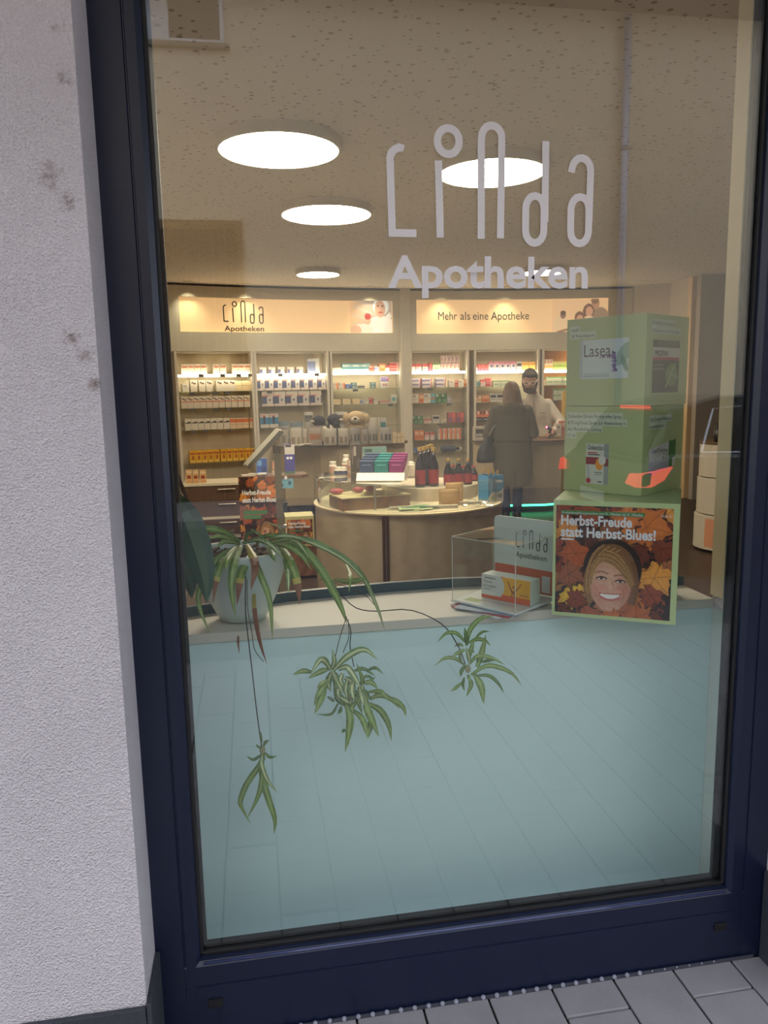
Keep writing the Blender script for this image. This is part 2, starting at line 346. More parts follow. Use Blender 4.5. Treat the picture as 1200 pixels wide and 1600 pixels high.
# dimpled membrane edge sticking up along the foot of the frame
M_dimple = mat('dimple_membrane', (150, 152, 168), 0.5)
dm = struct(empty('trim_2', (0, -.006, 0)))
MB().box(XL+.05, XR-.03, 0.0, .0035, 0, .010).build('membrane_strip', mat('membrane_dark', (70, 72, 84), .6), dm)
for i in range(34):
    x = .0+i*.0375
    if x > XR-.08: break
    big = .0065 if x < 1.02 else .003
    MB().lathe([(big, 0), (big*.9, big*.5), (big*.6, big*.85), (.0005, big)], 8).build('dimple', M_dimple, dm, (x-.02, -.002, .010)).rotation_euler = (R(70), 0, 0)

# ---- lettering on the glass
M_vinyl = mat('white_vinyl', (236, 232, 236), 0.7, noise=.02)
sg = thing('window_lettering', 'large white logo and word Apotheken lettered on the window pane', 'lettering', (0, .0285, 1.85))
o0 = atY(604, 370, .0285)-np.array([0, .0285, 1.85]); o1 = atY(918, 378, .0285)
logo(sg, o0, LOGO_W/313.5*float(np.linalg.norm(atY(918, 374, .0285)-atY(604, 370, .0285))), M_vinyl)
t0 = atY(606, 448, .0285); t1 = atY(918, 449.5, .0285)
text('word_apotheken', 'Apotheken', .098, t0-np.array([0, .0285, 1.85]), M_vinyl, sg, bold=.028, width=float(t1[0]-t0[0]))

# ---- pavement of concrete pavers, road, far pavement
pav = struct(MB().box(-4, 7, -2.6, .0, -.10, -.012).build('pavement', M_sand))
pw, pl = .179, .268
pm = []
for k in range(3):
    pb = MB().box(-pw/2+.003, pw/2-.003, -pl/2+.003, pl/2-.003, -.011, 0); me = pb.build('paver', M_paver).data; pm.append(me)
for o in [q for q in COL.objects if q.name.startswith('paver')]: bpy.data.objects.remove(o)
cnt = 0; fb = MB()
for i in range(-7, 19):
    for j in range(0, 11):
        x = .648+(i-3)*pw; y = -.105+(pl/2 if True else 0)-j*pl + (-pl*.5 if i % 2 else 0) - 0.0
        y0, y1 = y-pl/2+.003, y+pl/2-.003
        if y0 > -.03: continue
        if y1 > -.003 or y0 < -2.6:
            y1 = min(y1, -.003); y0 = max(y0, -2.6)
            if y1-y0 < .03: continue
            MB().box(x-pw/2+.003, x+pw/2-.003, y0, y1, -.011, 0).build('paver', M_paver, pav, bevel=.003)
        else:
            o = link('paver', pm[(i*3+j) % 3], M_paver, pav, (x, y, (random.random()-.5)*.002), bevel=.003)
            o.rotation_euler = ((random.random()-.5)*.006, (random.random()-.5)*.006, (random.random()-.5)*.01)
        cnt += 1
struct(MB().box(-14, 18, -2.78, -2.6, -.25, .0).build('trim_3', mat('kerb_stone', (140, 138, 136), .85, noise=.2)))
struct(MB().box(-16, 20, -8.2, -2.78, -.3, -.10).build('road', mat('asphalt', (86, 86, 90), .9, noise=.25, nscale=60, bump=.3)))
struct(MB().box(-16, 20, -10.0, -8.2, -.3, .0).build('pavement_far', M_paver))
struct(MB().box(-14, -4, -2.6, YF, -.1, -.012).box(7, 18, -2.6, YF, -.1, -.012).build('pavement_ends', M_paver))

# ---- house across the street (seen as a reflection in the pane)
M_fac = mat('facade_beige', (240, 222, 194), .9, noise=.05, nscale=3)
M_wht = mat('window_white', (232, 232, 238), .5)
fac = struct(MB().box(-14, 18, -10.4, -10.0, 0, 7.2).build('wall_opposite', M_fac))
hs = thing('house_window', 'white framed upper window of house reflected at upper left of pane', 'window', (-.68, -10, 6.42))
MB().box(-.55, .55, -.02, .03, 0, .06).box(-.55, .55, -.02, .04, 1.5, 1.56).box(-.55, -.49, -.02, .04, .06, 1.5).box(.49, .55, -.02, .04, .06, 1.5).build('window_frame', M_wht, hs)
MB().box(-.49, -.2, .0, .02, .06, 1.5).build('curtain', M_wht, hs)
MB().box(-.2, .49, -.01, .01, .06, 1.5).build('pane', mat('dark_pane', (70, 70, 72), .1), hs)
MB().box(-.62, .62, .0, .10, -.06, 0).build('sill', mat('sill_stone', (150, 140, 124), .7), hs)
dp = thing('downpipe', 'pale metal downpipe of opposite house reflected right of lettering', 'downpipe', (5.85, -9.89, 0))
MB().tube([(0, 0, .1), (0, 0, 7.2)], .06, 12).build('pipe', mat('zinc_pipe', (196, 202, 220), .4, .3), dp, smooth=True)
for z in (1.2, 3.2, 5.2): MB().lathe([(.075, z), (.075, z+.05)], 12).box(-.02, .02, -.108, -.05, z, z+.05).build('bracket', mat('bracket_steel', (150, 152, 158), .4, .5), dp)
gt = thing('brown_gate', 'tall brown gate of opposite house reflected at left of pane', 'gate', (-.63, -10, 0))
M_gate = mat('gate_wood', (84, 54, 30), .7, noise=.2)
MB().box(-.62, .62, .0, .05, 3.95, 4.08).box(-.62, -.55, 0, .05, 0, 3.95).box(.55, .62, 0, .05, 0, 3.95).build('gate_frame', mat('gate_frame', (150, 118, 72), .7), gt)
for i in range(6): MB().box(-.55+i*.1835, -.55+(i+1)*.1835-.008, .0, .03, .02, 3.95).build('board', M_gate, gt)
ev = struct(MB().box(-14, 18, -10.4, -9.45, 7.2, 7.42).add([(-14,-9.4,7.42),(18,-9.4,7.42),(18,-14,11),(-14,-14,11)], [(0,1,2,3)]).build('roof_opposite', mat('roof_tile', (110, 76, 62), .8)))

# ---- interior shell
M_floor = mat('floor_wood', (62, 46, 36), .45, noise=.25, nscale=6)
struct(MB().box(-1.7, 9, .078, 10.7, -.06, -.002).build('floor', M_floor))
def ceilmat():
    m = bpy.data.materials.new('acoustic_ceiling'); m.use_nodes = True; nt = m.node_tree; b = nt.nodes['Principled BSDF']; N = nt.nodes.new; L = nt.links.new
    b.inputs['Roughness'].default_value = .95
    tc = N('ShaderNodeTexCoord'); v = N('ShaderNodeTexVoronoi'); v.inputs['Scale'].default_value = 21; L(tc.outputs['Object'], v.inputs['Vector'])
    wn = N('ShaderNodeTexWhiteNoise'); L(v.outputs['Position'], wn.inputs['Vector'])
    mr = N('ShaderNodeMath'); mr.operation = 'MULTIPLY_ADD'; mr.inputs[1].default_value = .16; mr.inputs[2].default_value = .12; L(wn.outputs['Value'], mr.inputs[0])
    lt = N('ShaderNodeMath'); lt.operation = 'LESS_THAN'; L(v.outputs['Distance'], lt.inputs[0]); L(mr.outputs[0], lt.inputs[1])
    n = N('ShaderNodeTexNoise'); n.inputs['Scale'].default_value = 90; n.inputs['Detail'].default_value = 3; L(tc.outputs['Object'], n.inputs[0])
    c1 = N('ShaderNodeMix'); c1.data_type = 'RGBA'; c1.inputs[6].default_value = lin((222,212,198))+(1,); c1.inputs[7].default_value = lin((236,226,212))+(1,); L(n.outputs[0], c1.inputs[0])
    c2 = N('ShaderNodeMix'); c2.data_type = 'RGBA'; c2.inputs[7].default_value = lin((178,158,130))+(1,); L(lt.outputs[0], c2.inputs[0]); L(c1.outputs[2], c2.inputs[6]); L(c2.outputs[2], b.inputs['Base Color'])
    return m
struct(MB().box(-1.7, 9, YI, 10.7, 3.10, 3.2).build('ceiling', ceilmat()))
M_wallin = mat('interior_wall', (206, 194, 176), .8)
struct(MB().box(-1.8, -1.7, YI, 10.7, 0, 3.1).build('wall_inner_left', M_wallin))
struct(MB().box(9, 9.1, YI, 10.7, 0, 3.1).build('wall_inner_right', M_wallin))
struct(MB().box(-1.7, 9, 10.6, 10.7, 0, 3.1).build('wall_back', M_wallin))
struct(MB().box(6.12, 9, 8.15, 8.25, 0, 3.1).build('wall_passage', mat('grey_wall', (170, 158, 142), .85)))
# reveal lining; added cream edge strip holds interior light as colour (above the deck)
struct(MB().box(XI-.006, XI, .30, YI+.004, .97, 3.1).build('trim_lit_edge', mat('lit_cream_strip', (226, 208, 174), .6)))
struct(MB().box(XI-.004, XI, .077, .30, .0, 3.1).box(XI-.004, XI, .30, .352, 0, .93).build('trim_5', mat('reveal_white', (214, 222, 214), .6)))
struct(MB().box(XL, XI-.006, .077, .35, -.002, .010).build('trim_6', M_trimwhite))

# ---- display deck with pale panel below
ZD = 0.96
M_panel = mat('pale_panel', (214, 242, 246), .55, noise=.02)
struct(MB().box(-.285, XI-.005, .352, .372, .012, ZD-.03).build('wall_panel', M_panel))
back = [(-.24, .515), (.09, .625), (.42, .668), (.65, .674), (1.0, .625), (1.394, .515)]
def curve_pts(P, n=6):
    out = []
    for i in range(len(P)-1):
        for k in range(n): t = k/n; out.append((P[i][0]*(1-t)+P[i+1][0]*t, P[i][1]*(1-t)+P[i+1][1]*t))
    return out+[P[-1]]
deck = thing('display_deck', 'cream window display deck with curved rear edge behind the pane', 'shelf', (.55, .34, ZD))
L_ = lambda P: [(x-.55, y-.34) for x, y in P]
MB().prism(L_([(-.285, .345), (1.394, .345)]+back[::-1]+[(-.285, .505)]), -.028, 0).build('deck_board', mat('deck_cream', (214, 212, 202), .5), deck, bevel=.002)
bk = L_([(-.285, .505)]+back); up = MB(); n = len(bk)
for i in range(n-1):
    (x0, y0), (x1, y1) = bk[i], bk[i+1]
    up.hexa([(x0, y0, -.05), (x1, y1, -.05), (x1, y1+.018, -.05), (x0, y0+.018, -.05), (x0, y0, .030), (x1, y1, .030), (x1, y1+.018, .030), (x0, y0+.018, .030)])
up.build('rear_upstand', mat('teal_dark', (44, 74, 84), .35), deck)

# ================================================================== CEILING LAMPS
M_lampbody = mat('lamp_body', (226, 216, 198), .5)
M_diff = mat('lamp_diffuser', (255, 246, 230), .5, emit=LAMP, es=LAMP_E)
ZL = 3.04
LSPEC = (((436, 237), .36, 'large round ceiling lamp nearest the window, left of lettering'), ((769, 272), .36, 'large round ceiling lamp behind the window lettering'),
         ((510, 337), .366, 'large round ceiling lamp between the nearest and the far left lamp'), ((497, 430), .264, 'small round ceiling lamp above the left backlit sign'),
         ((848, 427), .258, 'small round ceiling lamp above the right backlit sign'))
for (px, py), r, lb in LSPEC:
    p = atZ(px, py, ZL)
    t = thing('ceiling_lamp', lb, 'lamp', (p[0], p[1], ZL), 0, 'round ceiling lamps')
    MB().lathe([(r-.004, .010), (r-.004, .0), (r+.012, .0), (r+.016, .006), (r+.016, .0595), (r-.02, .0595)], 48).build('lamp_ring', M_lampbody, t, smooth=False)
    MB().lathe([(r-.005, .004), (r-.005, .008)], 48).build('diffuser', M_diff, t)
    for a in (20, 200): MB().tube([((r+.019)*math.cos(R(a)), (r+.019)*math.sin(R(a)), .03), ((r+.019)*math.cos(R(a)), (r+.019)*math.sin(R(a)), .0595)], .003, 6).build('fixing_clip', M_lampbody, t)

# ================================================================== CURVED SHELF WALL
def wy(x): return 9.75-.04*(x-2.8)**2
def wallhit(px):
    """horizontal position where the sight line px meets the curved shelf front"""
    v = ray(px, 600); lo, hi = 5., 14.
    for _ in range(50):
        m = (lo+hi)/2; p = CAM+v*(m-CAM[1])/v[1]
        if p[1] < wy(p[0]): lo = m
        else: hi = m
    return np.array([p[0], p[1]])
def zat(px, py, xy):   # height of pixel at known plan position
    v = ray(px, py); t = np.dot(xy-CAM[:2], v[:2])/np.dot(v[:2], v[:2]); return CAM[2]+v[2]*t
M_shelfwhite = mat('shelf_white', (222, 212, 194), .55)
M_backpanel = mat('shelf_back', (240, 222, 192), .7)
M_backorange = mat('shelf_back_orange', (214, 140, 58), .7)
M_glass2 = glassmat('shelf_glass', (.90, .95, .92), 1.3)
M_led = mat('led_strip', (255, 250, 235), .5, emit=(1, .86, .62), es=LED_E)
M_tag = mat('price_tag_grey', (96, 92, 90), .5); M_tagface = mat('price_tag_face', (190, 186, 176), .4)
class Bay:
    def __init__(s, word, x0, x1, shelves, orange=False):
        s.word = word; s.P0 = wallhit(x0); s.P1 = wallhit(x1); d = s.P1-s.P0; s.w = np.linalg.norm(d); s.u = d/s.w; s.n = np.array([-s.u[1], s.u[0]])
        if s.n[1] < 0: s.n = -s.n
        s.rz = math.atan2(s.u[1], s.u[0]); s.cx = (x0+x1)/2
        mid = (s.P0+s.P1)/2; s.z = [zat(s.cx, y, mid) for y in shelves]; s.orange = orange; s.depth = .34
    def loc(s, px, py, off):
        """local x,z of a pixel on the vertical plane a distance off behind the shelf front"""
        v = ray(px, py); o = s.P0+s.n*off; t = np.dot(o-CAM[:2], s.n)/np.dot(v[:2], s.n); p = CAM+v*t
        return float(np.dot(p[:2]-s.P0, s.u)), float(p[2])
ZVB = 2.20   # underside of the fascia
BAYS = [Bay('leftmost bay', 276, 396.5, (585.6, 611.3, 637.0, 670.7, 722)),
        Bay('second bay', 399.5, 514, (584.6, 609.3, 633.8, 667.0)),
        Bay('third bay', 518, 628, (582.0, 606.5, 631.0, 664.5)),
        Bay('fourth bay', 642, 732, (580.8, 605, 629.3, 660.7, 687.0, 707.0)),
        Bay('fifth bay', 742, 842, (580, 603.7, 627.7, 658.0)),
        Bay('rightmost bay', 848, 950, (578.7, 601.4, 624.7, 650), True)]
BLAB = ['white shelving bay with yellow boxes at far left', 'white shelving bay stocked with blue and white device boxes', 'white shelving bay left of the wide pillar with teal boxes on top',
        'white shelving bay right of the wide pillar', 'white shelving bay behind the heads of the two people', 'shelving bay with orange back panel beside the green box stack']
for b, lb in zip(BAYS, BLAB):
    t = thing('shelving_bay', lb, 'shelf', (b.P0[0], b.P0[1], 0), b.rz, 'shelving bays along curved rear wall'); b.root = t; w = b.w
    MB().box(0, w, b.depth, b.depth+.02, 0, ZVB-.002).build('back_panel', M_backorange if b.orange else M_backpanel, t)
    for x in (-.012, w-.022): MB().box(x, x+.034, 0, .05, 0, ZVB-.002).build('upright', M_shelfwhite, t, bevel=.003)
    for x in (-.004, w-.006): MB().box(x, x+.01, .05, b.depth, 0, ZVB-.002).build('side_panel', M_shelfwhite, t)
    MB().box(0, w, .05, b.depth, ZVB-.022, ZVB-.002).build('top_panel', M_shelfwhite, t)
    for k, z in enumerate(b.z):
        sh = MB().box(.022, w-.022, .03, b.depth-.002, z-.012, z-.002).build('glass_shelf', M_glass2, t)
        if k == 0: MB().box(.03, w-.045, .012, .029, z-.028, z+.006).build('led_strip', M_led, sh)
        elif k < 4:
            for q in random.sample([.15, .3, .45, .62, .8], 3 if b is BAYS[0] else 1):
                tg = MB().box(q*w, q*w+.075, .018, .026, z-.045, z-.010).build('price_tag', M_tag, sh)
    b.items = {}
# blocked-off bits of the leftmost LED strip are the dark price tags
for q in (.28, .56, .77, .93): MB().box(q*BAYS[0].w, q*BAYS[0].w+.075, .004, .012, BAYS[0].z[0]-.03, BAYS[0].z[0]+.008).build('price_tag', M_tag, BAYS[0].root)
for q in (.30, .80): MB().box(q*BAYS[1].w, q*BAYS[1].w+.075, .004, .012, BAYS[1].z[0]-.03, BAYS[1].z[0]+.008).build('price_tag', M_tag, BAYS[1].root)
# low drawer chest in front of the leftmost bay
M_draw = mat('drawer_brown', (92, 66, 48), .5, noise=.15, nscale=8); M_handle = mat('handle_steel', (198, 188, 170), .3, .8)
YCH = 6.8; ca, cb = atY(287, 757, YCH), atY(392, 752, YCH); ZCH = float((ca[2]+cb[2])/2); CW = float(cb[0]-ca[0])
chest = thing('drawer_chest', 'low brown drawer chest with cream top at far left', 'chest', (ca[0], YCH, 0))
MB().box(-.01, CW+.01, -.02, .45, ZCH-.03, ZCH).build('chest_top', mat('worktop_cream', (226, 212, 180), .5), chest, bevel=.003); MB().box(0, CW, .02, .44, 0.03, ZCH-.03).build('carcass', M_shelfwhite, chest)
zz = ZCH-.034
for i, h in enumerate((.165, .175, .165)):
    d = MB().box(.006, CW-.006, -.006, .02, zz-h+.006, zz).build('drawer', M_draw, chest, bevel=.002)
    MB().tube([(CW*.50, -.032, zz-.035), (CW*.76, -.032, zz-.035)], .007, 8).box(CW*.51, CW*.52, -.032, -.006, zz-.04, zz-.03).box(CW*.74, CW*.75, -.032, -.006, zz-.04, zz-.03).build('handle', M_handle, d)
    zz -= h
    if i == 1: MB().box(-.005, CW+.005, -.012, .02, zz-.028, zz).build('drawer_rail', MATS['worktop_cream'], chest); zz -= .03
MB().box(.02, CW-.02, .0, .42, 0, .03).build('chest_plinth', mat('chest_plinth', (50, 38, 30), .6), chest)
# pillar between third and fourth bay
pp = wallhit(635); struct(MB().box(-.075, .075, -.02, .4, 0, 3.1).build('column', M_shelfwhite, None, (pp[0], pp[1], 0), BAYS[3].rz, bevel=.006))

# ---- fascia panels with backlit banners
M_fascia = mat('fascia_white', (216, 207, 186), .6)
def strip_mesh(name, pxs, z0, z1, off, m, parent, o, thick=.04):
    mb = MB(); pts = []
    for x in pxs:
        p = wallhit(x); dx = -.08*(p[0]-2.8); nn = np.array([-dx, 1.0]); nn /= np.linalg.norm(nn); pts.append((p+nn*off, p+nn*(off+thick)))
    n = len(pts)
    vs = []
    for f, bk_ in pts: vs += [(f[0]-o[0], f[1]-o[1], z0-o[2]), (f[0]-o[0], f[1]-o[1], z1-o[2]), (bk_[0]-o[0], bk_[1]-o[1], z1-o[2]), (bk_[0]-o[0], bk_[1]-o[1], z0-o[2])]
    fs = []
    for i in range(n-1):
        a, c = 4*i, 4*i+4; fs += [(a, c, c+1, a+1), (a+1, c+1, c+2, a+2), (a+2, c+2, c+3, a+3), (a+3, c+3, c, a)]
    fs += [(0, 1, 2, 3), (4*n-1, 4*n-2, 4*n-3, 4*n-4)]
    return mb.add(vs, fs).build(name, m, parent)
def woman_print(w, h):
    im = Img(w, h, (236, 190, 140)); g = np.clip((im.X-.05)/.35, 0, 1)[..., None]; im.a = im.a*(1-g)+np.array((190, 168, 148))*g
    for k in range(4): im.line(.1, .2+.25*k, .6, .45+.25*k, .05, (206, 188, 170), .7)
    im.ell(.74, .98, .42, .5, (236, 224, 208)); im.poly([(.5,1),(.95,.35),(1,.5),(.75,1)], (240,230,216)); im.ell(.3, .9, .25, .18, (232,214,196)); im.ell(.12, .93, .14, .16, (214,170,138))
    im.ell(.74, .2, .19, .26, (240,236,226)); im.ell(.72, .27, .125, .26, (216,164,134)); im.ell(.67, .18, .025, .025, (110,80,70)); im.ell(.78, .18, .025, .025, (110,80,70)); im.ell(.73, .38, .06, .03, (190,90,80))
    im.ell(.42, .62, .075, .13, (214,166,134)); im.ell(.42, .50, .075, .10, (176,58,54)); return im
def family_print(w, h):
    im = Img(w, h, (240, 194, 142))
    im.ell(.16, .80, .15, .35, (232,196,150)); im.ell(.20, .46, .05, .12, (140,96,72)); im.ell(.20, .40, .05, .07, (96,62,46)); im.line(.12, .98, .30, .90, .06, (150,104,74))
    im.ell(.86, .55, .16, .30, (150,118,88)); im.ell(.78, .14, .07, .17, (186,132,92)); im.ell(.77, .05, .07, .10, (134,92,62))
    im.ell(.66, .36, .10, .22, (112,66,46)); im.ell(.67, .38, .065, .16, (206,148,112)); im.ell(.66, .8, .14, .3, (226,190,150)); im.ell(.50, .55, .09, .18, (120,72,48)); im.ell(.505, .60, .06, .13, (206,150,114)); im.ell(.5, .95, .14, .25, (196,150,116)); return im
SIGNMAT = mat('sign_backlit', (244, 206, 158), .5, emit=lin((250, 200, 140)), es=SIGN_E, noise=.02)
M_black = mat('black_ink', (44, 36, 30), .6)
def fascia(label, x0, x1, bx0, bx1, draw):
    o = np.array([*wallhit((x0+x1)/2), 2.2]); t = thing('illuminated_fascia', label, 'sign', o)
    pxs = np.linspace(x0, x1, 15); bxs = np.linspace(bx0, bx1, 11); zt_ = zat((bx0+bx1)/2, 467.5, wallhit((bx0+bx1)/2)); zb_ = zat((bx0+bx1)/2, 520.0, wallhit((bx0+bx1)/2))
    strip_mesh('fascia_panel', pxs, ZVB, zb_, 0, M_fascia, t, o); strip_mesh('fascia_panel', pxs, zt_, 3.07, 0, M_fascia, t, o)
    strip_mesh('fascia_panel', np.linspace(x0, bx0, 3), zb_, zt_, 0, M_fascia, t, o); strip_mesh('fascia_panel', np.linspace(bx1, x1, 3), zb_, zt_, 0, M_fascia, t, o)
    strip_mesh('shadow_gap', pxs, 3.07, 3.099, .02, mat('gap_black', (30, 26, 22), .9), t, o)
    sb = strip_mesh('backlit_banner', bxs, zb_, zt_, .05, SIGNMAT, t, o, .03)
    def on(px, py):      # point on the banner face, local
        p = wallhit(px); z = zat(px, py, p); dx = -.08*(p[0]-2.8); tn = np.array([1, dx, 0]); tn /= np.linalg.norm(tn); nn = np.array([-dx, 1, 0]); nn /= np.linalg.norm(nn)
        return np.array([p[0]-o[0]+nn[0]*.045, p[1]-o[1]+nn[1]*.045, z-o[2]]), tn
    draw(sb, on, t)
    for ch in sb.children:       # wrap the prints round the curved banner
        me = ch.data; co = np.zeros(len(me.vertices)*3); me.vertices.foreach_get('co', co); co = co.reshape(-1, 3)
        co[:, 1] = wy(co[:, 0]+o[0])+(.050 if ch.name.startswith(('portrait', 'family')) else .048)-.004-o[1]; me.vertices.foreach_set('co', co.ravel()); me.update()
    return t
def drawL(sb, on, t):
    p0, tn = on(354.5, 502.5); p1, _ = on(417, 502); logo(sb, p0, float(np.linalg.norm(p1-p0))*1.0, M_black, right=tn, one='sign_logo', weight=.75, ext=.002)
    p0, tn = on(356, 516.5); p1, _ = on(417.5, 516.5); text('sign_word', 'Apotheken', .10, p0, M_black, sb, right=tn, width=float(np.linalg.norm(p1-p0)), bold=.012, ext=.002)
    p0, tn = on(551, 519.6); p1, _ = on(615, 519.3); q, _ = on(551, 467.8); woman_print(64, 52).mesh('portrait_print', float(np.linalg.norm((p1-p0))), float(q[2]-p0[2]), p0-np.array([0, .002, 0]), tn, (0,0,1), SIGNPRINT, sb)
def drawR(sb, on, t):
    p0, tn = on(686.5, 499); p1, _ = on(826.5, 499.5); 
    for wd, a, c, h in (('Mehr', 686.5, 715.5, .17), ('als', 720.5, 736, .17), ('eine', 740, 764, .17), ('Apotheke', 768, 826.5, .17)):
        p0, tn = on(a, 499.2); p1, _ = on(c, 499.4); text('sign_word', wd, h, p0, M_black, sb, right=tn, width=float(np.linalg.norm(p1-p0)))
    p0, tn = on(862, 519.6); p1, _ = on(947.5, 519.3); q, _ = on(862, 467.8); family_print(72, 44).mesh('family_print', float(np.linalg.norm((p1-p0))), float(q[2]-p0[2]), p0-np.array([0, .002, 0]), tn, (0,0,1), SIGNPRINT, sb)
fascia('curved fascia with backlit logo sign and smiling elderly woman holding apple', 258, 630, 287, 616, drawL)
fascia('curved fascia with backlit sign reading Mehr als eine Apotheke', 641, 985, 652, 948, drawR)
# plain end wall curving towards the viewer at the right
pe = wallhit(986); pr = atZ(1080, 432, 3.1)
ew = MB(); q0, q1 = pe, pr[:2]; m0 = (q0+q1)/2+np.array([.22, .12])
P3 = [q0, m0, q1]
for i in range(2):
    a, c = P3[i], P3[i+1]; ew.hexa([(a[0],a[1],0),(c[0],c[1],0),(c[0]+.05,c[1]+.1,0),(a[0]+.05,a[1]+.1,0),(a[0],a[1],3.099),(c[0],c[1],3.099),(c[0]+.05,c[1]+.1,3.099),(a[0]+.05,a[1]+.1,3.099)])
struct(ew.build('wall_end', M_wallin))
struct(MB().box(-.06, .06, -.05, .05, 0, 3.09).build('trim_7', mat('door_post', (226, 196, 150), .6), None, (pr[0]+.04, pr[1]-.02, 0)))
# ---- downlights above the fascia
M_spot = mat('spot_glow', (255, 244, 220), .5, emit=LAMP, es=30.0)
SP = ((305, 440.5, 'leftmost'), (392, 443.5, 'second from left'), (581, 441, 'third from left'), (690, 443.5, 'third from right'), (787, 447, 'second from right'), (1004, 439, 'rightmost'))
for px, py, wd in SP:
    p = wallhit(min(px, 975)) if px < 980 else atZ(px, py, 3.1)[:2]; p = np.array([p[0], p[1]-.16]) if px < 980 else p; t = thing('downlight', 'small recessed ceiling downlight, %s of the row over the fascia' % wd, 'lamp', (p[0], p[1], 3.098), 0, 'ceiling downlights')
    MB().lathe([(.05, 0), (.075, 0), (.075, -.006), (.05, -.006)], 16).build('bezel', M_lampbody, t)
    MB().lathe([(.045, -.004), (.045, -.002)], 16).build('bulb', M_spot, t)
    l = bpy.data.lights.new('downlight_beam', 'SPOT'); l.energy = SPOT_W; l.color = (1, .88, .62); l.spot_size = R(95); l.spot_blend = 1.0; l.shadow_soft_size = .04
    lo = bpy.data.objects.new('downlight_beam', l); COL.objects.link(lo); lo.parent = t; lo.location = (0, 0, -.03)
    # beam leans to the fascia behind it
    lo.rotation_euler = (R(10), 0, 0)

